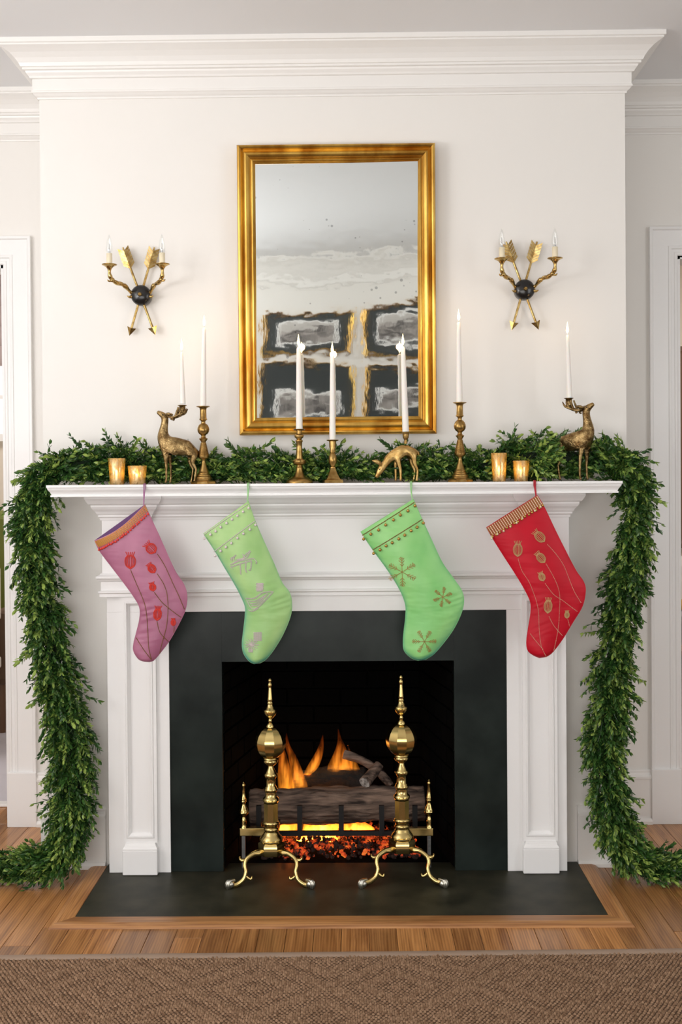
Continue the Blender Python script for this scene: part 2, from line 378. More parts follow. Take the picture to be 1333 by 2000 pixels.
crown = [(0, 2.699), (.005, 2.699), (.006, 2.705), (.012, 2.709), (.018, 2.716), (.022, 2.718), (.022, 2.724), (.019, 2.726), (.019, 2.765), (.026, 2.767),
         (.029, 2.773), (.036, 2.782), (.038, 2.788), (.046, 2.790), (.046, 2.797), (.051, 2.799), (.056, 2.810), (.066, 2.824), (.081, 2.838), (.098, 2.848), (.108, 2.853), (.108, 2.858), (.114, 2.860), (.114, CEIL), (0, CEIL)]
struct('trim_1', MB().sweep([(XL, RY), (BX0, RY), (BX0, 0), (BX1, 0), (BX1, RY), (XR, RY)], crown), m_trim)
struct('trim_2', MB().sweep([(XR, REAR), (XL, REAR)], crown), m_trim)
struct('trim_3', MB().sweep([(XR, RY), (XR, REAR)], crown), m_trim)
struct('trim_4', MB().sweep([(XL, REAR), (XL, RY)], crown), m_trim)
base = [(0, 0), (.03, 0), (.03, .012), (.024, .022), (.018, .024), (.018, .176), (.024, .178), (.024, .186), (.018, .192), (.014, .2), (.014, .206), (.008, .212), (0, .212)]
struct('baseboard_left', MB().sweep([(-1.193, RY), (BX0, RY), (BX0, 0), (-.815, 0)], base), m_trim)
struct('baseboard_right', MB().sweep([(.843, 0), (BX1, 0), (BX1, RY), (1.229, RY)], base), m_trim)
# door casings
def casing(n, x_in, x_out, far, head, top):
    s = 1 if x_out > x_in else -1
    d = thing('door_%d' % n, None, None, (x_in, RY, 0), kind='structure')
    wd = abs(x_out-x_in)
    prof = [(0, 0), (0, .010), (.005, .013), (.012, .013), (.014, .010), (.024, .010), (.027, .016), (.036, .016), (.038, .013), (wd-.014, .016), (wd-.010, .022), (wd, .022), (wd, 0)]
    def upright(xi, sg):
        pts = [[(xi+sg*p, RY-h, z) for p, h in prof] for z in (.0, top-.11+0)]
        # mitred top
        pts[1] = [(xi+sg*p, RY-h, head+p) for p, h in prof]
        return MB().rings(pts, sm=False)
    upright(x_in, s).build('casing_upright', m_white, d)
    upright(far, -s).build('casing_upright', m_white, d)
    MB().rings([[(x_in+s*p, RY-h, head+p) for p, h in prof], [(far-s*p, RY-h, head+p) for p, h in prof]], sm=False).build('casing_head', m_white, d)
    bx(x_in-s*.004, x_out+s*.002, RY-.028, RY, 0, .215, .002).build('plinth_block', m_white, d)
    bx(far+s*.004, far-s*(wd+.002), RY-.028, RY, 0, .215, .002).build('plinth_block', m_white, d)
    a, b = min(x_in, far), max(x_in, far)
    bx(x_in, x_in-s*.012, RY, RY+.14, 0, head).build('jamb', m_white, d)
    bx(far, far+s*.012, RY, RY+.14, 0, head).build('jamb', m_white, d)
    bx(a, b, RY, RY+.14, head-.012, head).build('jamb_head', m_white, d)
casing(1, LD, -1.195, -2.3, 2.215, 2.33)
casing(2, RD, 1.229, 2.35, 2.225, 2.336)
# floor and planks
fl = struct('floor', bx(XL-.2, XR+.2, REAR-.2, 3.7, -.06, -.012), m_dark)
pw = .083; cache = {}
def plank(x0, x1, y0, y1):
    k = (round(x1-x0, 4), round(y1-y0, 3))
    if k not in cache:
        me = bx(-k[0]/2+.0006, k[0]/2-.0006, -k[1]/2+.0008, k[1]/2-.0008, -.012, 0, .0009).build('plank', m_plank, None)
        cache[k] = me.data; o = me
    else:
        o = bpy.data.objects.new('plank', cache[k]); C.objects.link(o)
    o.parent = fl; o.location = ((x0+x1)/2, (y0+y1)/2, 0)
rp = random.Random(3)
i0 = -28
for i in range(i0, 29):
    x0 = i*pw+.02; x1 = x0+pw; xc = (x0+x1)/2
    inside = -.825 < xc < .86
    yend = -.50 if inside else (RY if abs(xc) < 1.02 else 2.6)
    if not inside and BX0 < xc < BX1: yend = .0
    y = -1.35-rp.random()*.3
    while y < yend-.02:
        ln = rp.choice([.6, .85, 1.1, 1.4]); y2 = min(y+ln, yend)
        if yend-y2 < .12: y2 = yend
        if y2 > -1.3: plank(x0, x1, y, y2)
        y = y2

# ================================================================== FIREPLACE
# firebox (brick lined)
FX0, FX1, FZ = -.392, .407, .737
fb = thing('firebox', 'sooty black brick firebox recess behind the brass andirons', 'firebox', (0, .1, .012))
mb = MB()
bkx0, bkx1, bky = -.30, .32, .42
mb.add([(FX0-.02, -.08, 0), (FX0-.02, -.08, .76), (bkx0-.02, bky+.02, .76), (bkx0-.02, bky+.02, 0)], [(0, 1, 2, 3)])
mb.add([(FX1+.02, -.08, 0), (FX1+.02, -.08, .76), (bkx1+.02, bky+.02, .76), (bkx1+.02, bky+.02, 0)], [(0, 1, 2, 3)])
mb.add([(bkx0-.02, bky+.02, 0), (bkx0-.02, bky+.02, .76), (bkx1+.02, bky+.02, .76), (bkx1+.02, bky+.02, 0)], [(0, 1, 2, 3)])
mb.add([(FX0-.03, -.08, .755), (FX1+.03, -.08, .755), (bkx1+.03, bky+.03, .755), (bkx0-.03, bky+.03, .755)], [(0, 1, 2, 3)])
mb.build('mortar_lining', m_mortar, fb)
brick_me = None
def brick(cen, dirx, ln, h, th):
    global brick_me
    if brick_me is None:
        o = bx(-.5, .5, -.5, .5, -.5, .5, .0).build('brick', m_soot, None); brick_me = o.data
    else:
        o = bpy.data.objects.new('brick', brick_me); C.objects.link(o)
    o.parent = fb; o.location = Vector(cen)-fb.location; o.scale = (ln, th, h); o.rotation_euler = (0, 0, math.atan2(dirx[1], dirx[0]))
def brick_wall(p0, p1, rows=11, nb=4):
    p0, p1 = Vector(p0), Vector(p1); d = (p1-p0); ln = d.length; u = d.normalized()
    bl = ln/nb; bh = .745/rows
    for r_ in range(rows):
        off = (r_ % 2)*.5
        k = -off
        while k < nb-.01:
            a = max(k, 0)*bl; b = min(k+1, nb)*bl
            if b-a > .02:
                c = p0+u*((a+b)/2)
                brick((c.x, c.y, .012+bh*(r_+.5)), (u.x, u.y), b-a-.009, bh-.009, .03+rp.random()*.003)
            k += 1
brick_wall((bkx0, bky), (bkx1, bky), 11, 3)
brick_wall((FX0-.012, -.06), (bkx0-.012, bky), 11, 3)
brick_wall((bkx1+.012, bky), (FX1+.012, -.06), 11, 3)
# slate surround and hearth
JL0, JR0 = -.573, .587
sr = thing('slate_surround', 'dark polished slate surround framing the fire opening inside the white mantel', 'fireplace surround', (0, -.05, .012))
bx(JL0, FX0, -.09, 0, .013, .911).build('side_slab', m_slate, sr)
bx(FX1, JR0, -.09, 0, .013, .911).build('side_slab', m_slate, sr)
bx(FX0+.0003, FX1-.0003, -.09, 0, FZ, .911).build('lintel_slab', m_slate, sr)
HX0, HX1, HY = -.808, .843, -.495
h = thing('hearth', 'flat dark slate hearth slab edged with mitred oak boards', 'hearth', (0, -.25, 0))
bx(HX0, HX1, HY, -.002, -.01, .012, .0015).build('slate_slab', m_hearth, h)
bx(FX0-.02, FX1+.02, -.002, .46, -.01, .0118).build('inner_slab', m_soot, h)
bp = [(0, -.01), (0, .013), (.045, .013), (.056, .010), (.064, .004), (.066, 0), (.066, -.01)]
def border(pa, pb, ma, mb_):
    """one mitred board; ma/mb_ = mitre direction at the ends"""
    a, b = Vector(pa), Vector(pb); d = (b-a).normalized(); nrm = Vector((d.y, -d.x))
    rs = [[(a.x+nrm.x*p+d.x*ma*p, a.y+nrm.y*p+d.y*ma*p, z) for p, z in bp], [(b.x+nrm.x*p+d.x*mb_*p, b.y+nrm.y*p+d.y*mb_*p, z) for p, z in bp]]
    return MB().rings(rs, sm=False)
border((HX0, -.03), (HX0, HY), 0, 1).build('border_board', m_border, h).rotation_euler = (0, 0, 0)
bo = border((HX1, HY), (HX1, -.03), -1, 0).build('border_board', m_border, h)
# front board is rotated so that its grain runs along it
fb_len = HX1-HX0
rs = [[(-p, -fb_len/2-p, z) for p, z in bp], [(-p, fb_len/2+p, z) for p, z in bp]]
fo = MB().rings(rs, sm=False).build('border_board', m_border, None)
fo.parent = h; fo.location = Vector(((HX0+HX1)/2, HY, 0))-h.location; fo.rotation_euler = (0, 0, R(90))

# white mantel
mt = thing('mantelpiece', 'white painted wooden mantelpiece with panelled pilasters and long moulded shelf', 'mantelpiece', (0, -.05, .013))
MX0, MX1 = -.785, .79
JL, JR = -.573, .587
yb = -.098
bx(MX0, JL, yb, 0, .013, .911).build('side_board', m_white, mt)
bx(JR, MX1, yb, 0, .013, .911).build('side_board', m_white, mt)
bx(MX0, MX1, yb, 0, .911, 1.30, .001).build('frieze_board', m_white, mt)
def pilaster(x0, x1):
    p = MB()
    y0 = yb-.013; pi0, pi1 = x0+.010, x1-.010; z0, z1 = .135, .95
    # flat frame around the recessed panel: stiles and rails
    st = .006
    p.box(x0, pi0, yb, y0, .12, .965); p.box(pi1, x1, yb, y0, .12, .965); p.box(pi0, pi1, yb, y0, .12, z0); p.box(pi0, pi1, yb, y0, z1, .965)
    sh = p.build('pilaster', m_white, mt)
    q = MB(); prof = [(0, y0), (.003, y0-.003), (.007, y0-.003), (.009, y0+.002), (.013, y0+.006), (.016, y0+.010), (.016, yb)]
    frame(q, pi0, pi1, z0, z1, prof); q.build('panel_moulding', m_white, sh)
    b = MB(); bx0, bx1 = x0-.002, x1+.002
    b.box(bx0, bx1, yb, yb-.03, .013, .098, .003)
    b.rings([[(bx0+d, y, z), (bx1-d, y, z), (bx1-d, yb, z), (bx0+d, yb, z)] for d, y, z in ((.001, yb-.029, .098), (.001, yb-.029, .102), (.004, yb-.024, .108), (.007, yb-.022, .112), (.009, yb-.02, .12), (.012, yb-.016, .122))], sm=False)
    b.build('plinth', m_white, mt)
def frame(q, x0, x1, z0, z1, prof):
    """rectangular mitred moulding facing -y: prof = [(inset, y)]"""
    rs = []
    for cx, cz, sx, sz in ((x0, z0, 1, 1), (x1, z0, -1, 1), (x1, z1, -1, -1), (x0, z1, 1, -1)):
        rs.append([(cx+sx*d, y, cz+sz*d) for d, y in prof])
    for i in range(4):
        q.rings([rs[i], rs[(i+1) % 4]], closed=False, cap=False, sm=False)
pilaster(-.732, -.616); pilaster(.638, .757)
# frieze end blocks above the pilasters
EB = ((-.797, -.632), (.652, .800))
for a, b in EB: bx(a, b, yb, yb-.012, .974, 1.30, .001).build('frieze_block', m_white, mt)
def brk(y):   # path of a moulding that breaks forward round the blocks
    return [(MX0-.012, 0), (MX0-.012, y-.012), (EB[0][1], y-.012), (EB[0][1], y), (EB[1][0], y), (EB[1][0], y-.012), (MX1+.010, y-.012), (MX1+.010, 0)]
bed = [(0, 1.228), (.004, 1.228), (.005, 1.236), (.010, 1.240), (.010, 1.246), (.014, 1.250), (.018, 1.258), (.026, 1.266), (.030, 1.274), (.030, 1.280), (.038, 1.284), (.044, 1.294), (.048, 1.302), (.048, 1.312), (0, 1.312)]
arch = [(0, .966), (.008, .966), (.008, .976), (.012, .980), (.012, .986), (.004, .988), (.004, 1.018), (.010, 1.020), (.014, 1.027), (.018, 1.030), (.018, 1.037), (.008, 1.041), (.004, 1.046), (0, 1.046)]
MB().sweep(brk(yb), bed).build('bed_moulding', m_white, mt)
MB().sweep(brk(yb), arch).build('architrave_moulding', m_white, mt)
SX0, SX1, SY, SZ = -.946, .948, -.26, 1.350
mb = MB().box(SX0+.03, SX1-.03, SY+.03, 0, 1.312, 1.349)
edge = [(-.035, 1.350), (0, 1.350), (.0, 1.342), (-.002, 1.340), (-.004, 1.334), (-.010, 1.326), (-.013, 1.320), (-.014, 1.3175), (-.011, 1.3165), (-.011, 1.311), (-.035, 1.311)]
mb.sweep([(SX0, 0), (SX0, SY), (SX1, SY), (SX1, 0)], edge)
mb.build('shelf', m_white, mt)

# ---- logs, grate, embers, flames
gr = thing('fire_grate', 'black iron fire grate with upright prongs in front of the big log', 'grate', (0, .12, .012))
GY = .07
mb = MB(); zb = U(660, 1627, GY).z
mb.box(-.30, .31, GY-.008, GY+.008, zb-.008, zb+.008); mb.box(-.30, .31, .28, .30, zb-.008, zb+.008)
mb.build('cross_bar', m_iron, gr)
for px in (506, 586, 667, 746, 811):
    x = U(px, 1600, GY).x
    m1 = MB().box(x-.009, x+.009, GY-.009, GY+.006, zb-.008, U(px, 1573, GY).z)
    m1.box(x-.008, x+.008, GY, .30, zb-.012, zb+.002); m1.build('prong', m_iron, gr)
for x in (-.25, .26):
    for y in (GY+.02, .27): bx(x-.008, x+.008, y-.008, y+.008, .012, zb).build('leg', m_iron, gr)
def logmesh(pts, rad, seed, seg=40, amp=.09, fine=14):
    from mathutils import noise
    P = spline(pts, fine); n = len(P); mb = MB(); rs = []; prev = None; L_ = (P[-1]-P[0]).length
    for i, p in enumerate(P):
        t = (P[min(i+1, n-1)]-P[max(i-1, 0)]).normalized()
        a = t.orthogonal().normalized() if prev is None else (prev-t*prev.dot(t)).normalized(); prev = a; b = t.cross(a)
        u = i/(n-1); rr = rad[0]*(1-u)+rad[1]*u; ring = []
        for k in range(seg):
            an = 2*math.pi*k/seg; c, d = math.cos(an), math.sin(an)
            q = Vector((c*1.2, d*1.2, u*L_*9+seed*3.1)); q2 = Vector((c*5, d*5, u*L_*14+seed))
            f = 1+amp*(.7*noise.noise(q)+.55*(abs(noise.noise(q2))-.25)*2+.25*noise.noise(q2*2.3))
            if i in (0, n-1): f *= .9
            ring.append(tuple(p+(a*c+b*d)*rr*f))
        rs.append(ring)
    return mb.rings(rs), rs
ly = .155; c0 = U(489, 1578, ly); c1 = U(830, 1567, ly)
lg = thing('log', 'large rough barked log lying across the fire grate', 'log', tuple(c0))
bmesh_, rs = logmesh([c0, c0.lerp(c1, .35)+Vector((0, 0, .003)), c0.lerp(c1, .7), c1], (.064, .062), 4, 72, .2, 30)
bmesh_.build('bark', m_bark, lg)
for ring in (rs[0], rs[-1]):
    cc = sum((Vector(p) for p in ring), Vector())/len(ring)
    out = (cc-c0.lerp(c1, .5)).normalized()*.003
    MB().rings([[tuple(Vector(p)+out) for p in ring], [tuple(cc+(Vector(p)-cc)*.5+out*1.5) for p in ring], [tuple(cc+(Vector(p)-cc)*.02+out) for p in ring]], cap=False).build('cut_end', m_bark, lg)
by = .30; a = U(575, 1530, by); b = U(715, 1524, by)
o = logmesh([a, a.lerp(b, .5)+Vector((0, 0, .012)), b], (.042, .05), 8, 40, .3)[0].build('charred_log', m_char)
tag(o, 'charred black log burning behind the large log', 'log')
by = .2
br = thing('branch', 'forked grey branch leaning on the right of the large log', 'log', tuple(U(720, 1500, by)))
logmesh([U(672, 1472, by+.06), U(700, 1482, by+.05), U(735, 1502, by+.03), U(765, 1535, by-.01)], (.017, .013), 11, 20, .35)[0].build('main_limb', m_bark, br)
pts = [U(742, 1492, by+.02), U(728, 1510, by), U(713, 1528, by-.05)]
stub, rs = logmesh(pts, (.017, .022), 12, 20, .25); stub.build('side_limb', m_bark, br)
cc = sum((Vector(p) for p in rs[-1]), Vector())/len(rs[-1]); dd = (pts[2]-pts[1]).normalized()*.002
MB().rings([[tuple(Vector(p)+dd) for p in rs[-1]], [tuple(cc+dd*2) for p in rs[-1]]], cap=False).build('sawn_end', m_ash, br)
# embers
mb = MB(); re_ = random.Random(5)
for _ in range(1200):
    x = re_.uniform(-.27, .29); y = re_.uniform(.02, .33); z = .018+re_.random()*.055*(1-abs(x)/.34)
    r_ = re_.uniform(.004, .010)
    bm = bmesh.new(); bmesh.ops.create_icosphere(bm, subdivisions=1, radius=r_)
    for v in bm.verts: v.co = Vector(v.co)*re_.uniform(.75, 1.2)+Vector((x, y, z))
    mb.bm(bm)
tag(mb.build('embers', m_ember, None), 'bed of glowing orange embers under the grate', 'embers', kind='stuff')
# flames: thin-bodied emissive volumes
def flame_body(px_pts, widths, y, thick=.4, seg=14):
    P = spline([U(x, yy, y) for x, yy in px_pts], 6); W = [v.x for v in spline([(w_, 0) for w_ in widths], 6)]
    rs = []
    for p, w_ in zip(P, W):
        w_ = max(w_, .2)/540
        rs.append([(p.x+w_*math.cos(2*math.pi*k/seg), p.y+w_*thick*math.sin(2*math.pi*k/seg), p.z) for k in range(seg)])
    return MB().rings(rs)
def fire(name, label, tongues, y, s):
    f = thing(name, label, 'flame', tuple(U(*tongues[0][0][0], y)))
    zs = [U(*p, y).z for t in tongues for p in t[0]]; z0, z1 = min(zs)-f.location.z, max(zs)-f.location.z
    fm = firemat('fire_volume', (1, .30, .022), (1, .13, .010), s, s*.3, z0, z1)
    fc = firemat('fire_core', (1, .46, .05), (1, .25, .02), s*1.0, s*.3, z0, z1)
    for pts, ws in tongues:
        flame_body(pts, ws, y).build('tongue', fm, f)
        flame_body([(p[0], p[1]) for p in pts[:-1]], [w_*.5 for w_ in ws[:-2]]+[.4], y, .35).build('tongue_core', fc, f)
    pl = bpy.data.lights.new('firelight', 'POINT'); pl.energy = .12; pl.color = (1, .45, .12); pl.shadow_soft_size = .03
    po = bpy.data.objects.new('firelight', pl); C.objects.link(po); po.parent = f; po.location = (0, -.02, .06)
fire('flame', 'orange flame behind the left andiron ball', [([(560, 1545), (557, 1515), (553, 1480), (548, 1452), (546, 1440)], [17, 15, 9, 4, 1]), ([(588, 1543), (582, 1515), (572, 1480), (562, 1455), (560, 1432)], [17, 14, 9, 5, 1])], .26, 46)
fire('flame', 'slim orange flame curving up above the charred log', [([(601, 1512), (610, 1500), (620, 1480), (627, 1460), (631, 1436)], [8, 12, 10, 6, 1])], .27, 48)
fire('flame', 'wide orange flame to the left of the forked branch', [([(655, 1515), (656, 1495), (662, 1470), (664, 1448), (661, 1424)], [18, 16, 10, 5, 1]), ([(676, 1513), (676, 1495), (674, 1475), (669, 1455), (664, 1436)], [16, 14, 9, 5, 1]), ([(696, 1512), (694, 1500), (688, 1482), (683, 1468), (680, 1456)], [10, 9, 6, 3, 1])], .28, 42)
fire('flame', 'bright yellow flames glowing under the large log', [([(548, 1626), (552, 1617), (556, 1609), (560, 1600)], [30, 32, 28, 16]), ([(622, 1640), (625, 1618), (628, 1608), (632, 1596)], [44, 46, 38, 14]), ([(700, 1626), (698, 1617), (694, 1608), (690, 1600)], [36, 34, 24, 10])], .19, 190)

# ---- andirons
K = 1/4.545/588
prof_fin = [(0, 66), (10, 70), (17, 85), (10, 101), (14, 106), (20, 122), (20, 134), (13, 143), (14, 150), (24, 250), (26, 262), (22, 272), (28, 282), (28, 292), (24, 297), (28, 310), (42, 338), (58, 346), (61, 356), (56, 361), (60, 366), (57, 378), (42, 402), (20, 424), (14, 430), (20, 446), (15, 462), (26, 470), (36, 488), (38, 502)]
prof_ball = [(36, 500), (62, 510), (95, 535), (122, 575), (138, 620), (140, 645), (132, 690), (112, 730), (86, 760), (62, 778)]
prof_col1 = [(60, 776), (66, 788), (60, 797), (66, 806), (62, 822), (45, 836), (24, 852), (28, 872), (42, 900), (50, 915), (60, 924), (61, 940), (50, 956), (42, 968), (42, 1030), (54, 1040), (54, 1050), (61, 1056), (61, 1070), (54, 1078), (52, 1086), (52, 1122), (60, 1132), (72, 1142), (74, 1152), (68, 1157), (73, 1163), (62, 1180), (60, 1186)]
prof_oct = [(67, 1184), (67, 1348)]
prof_col2 = [(62, 1346), (74, 1356), (75, 1368), (66, 1378), (58, 1390), (58, 1402), (66, 1408), (68, 1420), (62, 1430), (60, 1440), (70, 1452), (72, 1462), (84, 1472), (98, 1492), (104, 1504), (98, 1510), (104, 1517), (100, 1530), (92, 1536)]
prof_base = [(90, 1530), (118, 1545), (118, 1640), (70, 1648)]
def andiron(px, py_top, outer, label):
    y = -.19; p0 = U(px, py_top, y); X, Z = p0.x, p0.z
    zz = lambda v: Z-(v-66)*K
    t = thing('andiron', label, 'andiron', (X, y, .012), 'pair of brass andirons')
    pr = lambda pf: [(r_*K, zz(v)) for r_, v in pf]
    MB().lathe(pr(prof_fin), (X, y, 0), 20).build('finial', m_brass, t, sharp=50)
    MB().lathe(pr(prof_ball), (X, y, 0), 10, split=True, rot=R(-90-18)).build('faceted_ball', m_brass, t)
    MB().lathe(pr(prof_col1), (X, y, 0), 24).build('column', m_brass, t, sharp=50)
    MB().lathe(pr(prof_oct), (X, y, 0), 8, split=True, rot=R(22.5)).build('octagonal_shaft', m_brass, t)
    MB().lathe(pr(prof_col2), (X, y, 0), 24).build('lower_column', m_brass, t, sharp=50)
    MB().lathe(pr(prof_base), (X, y, 0), 6, split=True, rot=R(0)).build('base_block', m_brass, t)
    for s in (-1, 1):
        pts = [(X+s*85*K, y-.005, zz(1628)), (X+s*150*K, y-.012, zz(1632)), (X+s*215*K, y-.025, zz(1668)), (X+s*232*K, y-.033, zz(1720)), (X+s*222*K, y-.04, zz(1775)), (X+s*240*K, y-.045, zz(1830)), (X+s*290*K, y-.05, zz(1868)), (X+s*330*K, y-.053, zz(1876))]
        pts = spline(pts, 5); n = len(pts)
        m1 = MB().tube(pts, [(.0105-.0035*math.sin(math.pi*i/(n-1))) for i in range(n)], 12)
        m1.tube(spline([(X+s*205*K, y-.022, zz(1672)), (X+s*245*K, y-.026, zz(1680)), (X+s*275*K, y-.028, zz(1668)), (X+s*278*K, y-.028, zz(1645))], 4), [.007]*6+[.006, .005, .004, .0035, .003, .003, .003], 8)
        m1.tube(spline([(X+s*228*K, y-.043, zz(1800)), (X+s*195*K, y-.042, zz(1828)), (X+s*172*K, y-.042, zz(1830)), (X+s*163*K, y-.042, zz(1806))], 4), [.006]*5+[.005]*4+[.004, .0035, .003, .003], 8)
        for q in (110, 122, 134): m1.lathe([(.012, -.002), (.0125, 0), (.012, .002)], (X+s*q*K, y-.008, zz(1630)), 12)
        lgo = m1.build('leg', m_brass, t)
        m2 = MB(); fx, fz, fy = X+s*352*K, .012+.013, y-.06
        m2.ball((fx, fy, fz), .0125, 12, 8, (1.1, 1, 1))
        for q in (-1.1, -.4, .4, 1.1):
            dx, dy = math.sin(q)*.6+s*.55, -math.cos(q)
            m2.tube(spline([(fx-s*.012, fy+.006, fz+.012), (fx+dx*.008, fy+dy*.009, fz+.012), (fx+dx*.013, fy+dy*.014, fz), (fx+dx*.011, fy+dy*.013, .0128)], 3), [.005]*4+[.0045]*3+[.004, .003, .002], 7)
        m2.build('claw_foot', m_glare, lgo)
    # rear billet bar with its leg, and the side arm with the small log stop
    bx(X-.011, X+.011, y+.02, .34, zz(1600)-.012, zz(1600)+.01).build('billet_bar', m_iron, t)
    bx(X-.011, X+.011, .32, .342, .012, zz(1600)-.012).build('rear_leg', m_iron, t)
    ya = -.05; ax = U(outer[0], 1620, ya).x; az0, az1 = U(outer[0], 1631, ya).z, U(outer[0], 1616, ya).z
    sgn = -1 if ax < X else 1
    bx(ax+sgn*.013, X-sgn*.01, ya-.012, ya+.012, az0, az1, .002).build('side_arm', m_brass, t)
    bx(X-.012, X+.012, y+.02, ya+.012, az0, az1).build('arm_link', m_iron, t)
    bx(ax-.007, ax+.005, ya-.005, ya+.008, .012, az0).build('arm_prop', m_prop, t)
    zt = U(outer[0], outer[1], ya).z; hgt = zt-az1; k = hgt/405
    sp = [(0, 980), (6, 984), (13, 992), (8, 1001), (15, 1012), (15, 1022), (9, 1030), (20, 1130), (26, 1138), (20, 1146), (26, 1156), (16, 1168), (18, 1185), (34, 1220), (42, 1236), (40, 1246), (44, 1252), (38, 1268), (18, 1285), (14, 1292), (22, 1310), (24, 1340), (20, 1362), (28, 1378), (30, 1386)]
    MB().lathe([(r_*k*1.0, zt-(v-980)*k) for r_, v in sp], (ax, ya, 0), 16).build('log_stop_finial', m_brass, t, sharp=50)
    return t
andiron(527.5, 1325, (476.5, 1526), 'left brass andiron with faceted ball and claw feet, log stop on its left')
andiron(783.5, 1319, (839, 1521), 'right brass andiron with faceted ball and claw feet, log stop on its right')

# ================================================================== MIRROR
mx0, mx1, mz0, mz1 = -.3285, .3570, 1.518, 2.520
mr = thing('mirror', 'tall antique mirror with foxed glass in a gold leaf frame above the mantel', 'mirror', ((mx0+mx1)/2, -.012, mz0))
mp = [(0, -.005), (0, -.040), (.003, -.046), (.008, -.048), (.013, -.045), (.016, -.038), (.019, -.036), (.024, -.041), (.031, -.043), (.038, -.040), (.043, -.033), (.046, -.031), (.049, -.033), (.053, -.034), (.057, -.031), (.059, -.026), (.062, -.024), (.062, -.005)]
cn = [(mx0, mz0, 1, 1), (mx1, mz0, -1, 1), (mx1, mz1, -1, -1), (mx0, mz1, 1, -1)]
for i in range(4):
    rs = []
    for cx, cz, sx, sz in (cn[i], cn[(i+1) % 4]): rs.append([(cx+sx*d, y, cz+sz*d) for d, y in mp])
    MB().rings(rs, sm=True).build('frame_rail', m_gold, mr, sharp=35)
nx, nz = 56, 90; vs = []; fs = []
for j in range(nz+1):
    for i in range(nx+1):
        x = mx0+.058+(mx1-mx0-.116)*i/nx; z = mz0+.058+(mz1-mz0-.116)*j/nz
        u, v = x-(mx0+mx1)/2, z-(mz0+mz1)/2
        vs.append((x, -.024-.0125*u*v+.00035*math.sin(5*u+7*v)+.0002*math.sin(17*v-6*u), z))
for j in range(nz):
    for i in range(nx):
        a = j*(nx+1)+i; fs.append((a, a+1, a+nx+2, a+nx+1))
MB().add(vs, fs, True).build('glass', m_mirror, mr)
bx(mx0+.01, mx1-.01, -.02, -.013, mz0+.01, mz1-.01).build('backing_board', m_twig, mr)
mr.rotation_euler = (R(.63), 0, 0)

# four framed prints on the rear wall (seen in the mirror)
m_pmat = mat('charcoal_mat', (.035, .042, .042), .7); m_pwhite = mat('print_margin', (.9, .89, .87), .7)
m_print = mat('print_picture', (.3, .28, .26), .7); noisecol(m_print, (.05, .045, .045), (.45, .41, .38), 7, (1, 1, 3), 8)
m_sky = mat('print_sky', (.55, .52, .49), .7)
def picture(x0, x1, z0, z1, label, zi=None):
    p = thing('framed_print', label, 'framed picture', ((x0+x1)/2, REAR, z0), 'framed prints on the wall reflected in the mirror')
    y = REAR
    def rect(name, a, b, m, yy, h_=.003): bx(x0+a, x1-a, yy, yy+h_, z0+b, z1-b).build(name, m, p)
    q = MB(); prof = [(0, y), (0, y+.02), (.006, y+.024), (.014, y+.02), (.018, y+.014), (.02, y+.006)]
    frame(q, x0, x1, z0, z1, prof); q.build('gold_frame', m_gold, p)
    rect('mat_board', .015, .015, m_pmat, y+.004)
    zi = zi or (z1-z0)*.24
    rect('margin', .10, zi-.012, m_pwhite, y+.008, .002)
    bx(x0+.122, x1-.122, y+.010, y+.012, z0+zi+.008, z0+(z1-z0)*.6).build('picture_ground', m_print, p)
    bx(x0+.122, x1-.122, y+.010, y+.012, z0+(z1-z0)*.6, z1-zi-.008).build('picture_sky', m_sky, p)
picture(-.58, .10, 2.15, 2.51, 'upper left landscape print with dark mat, reflected in mirror')
picture(.18, .86, 2.15, 2.51, 'upper right landscape print with dark mat, reflected in mirror')
picture(-.58, .10, 1.55, 2.09, 'lower left print with dark mat, reflected low in mirror', .19)
picture(.18, .86, 1.55, 2.09, 'lower right print with dark mat, reflected low in mirror', .19)

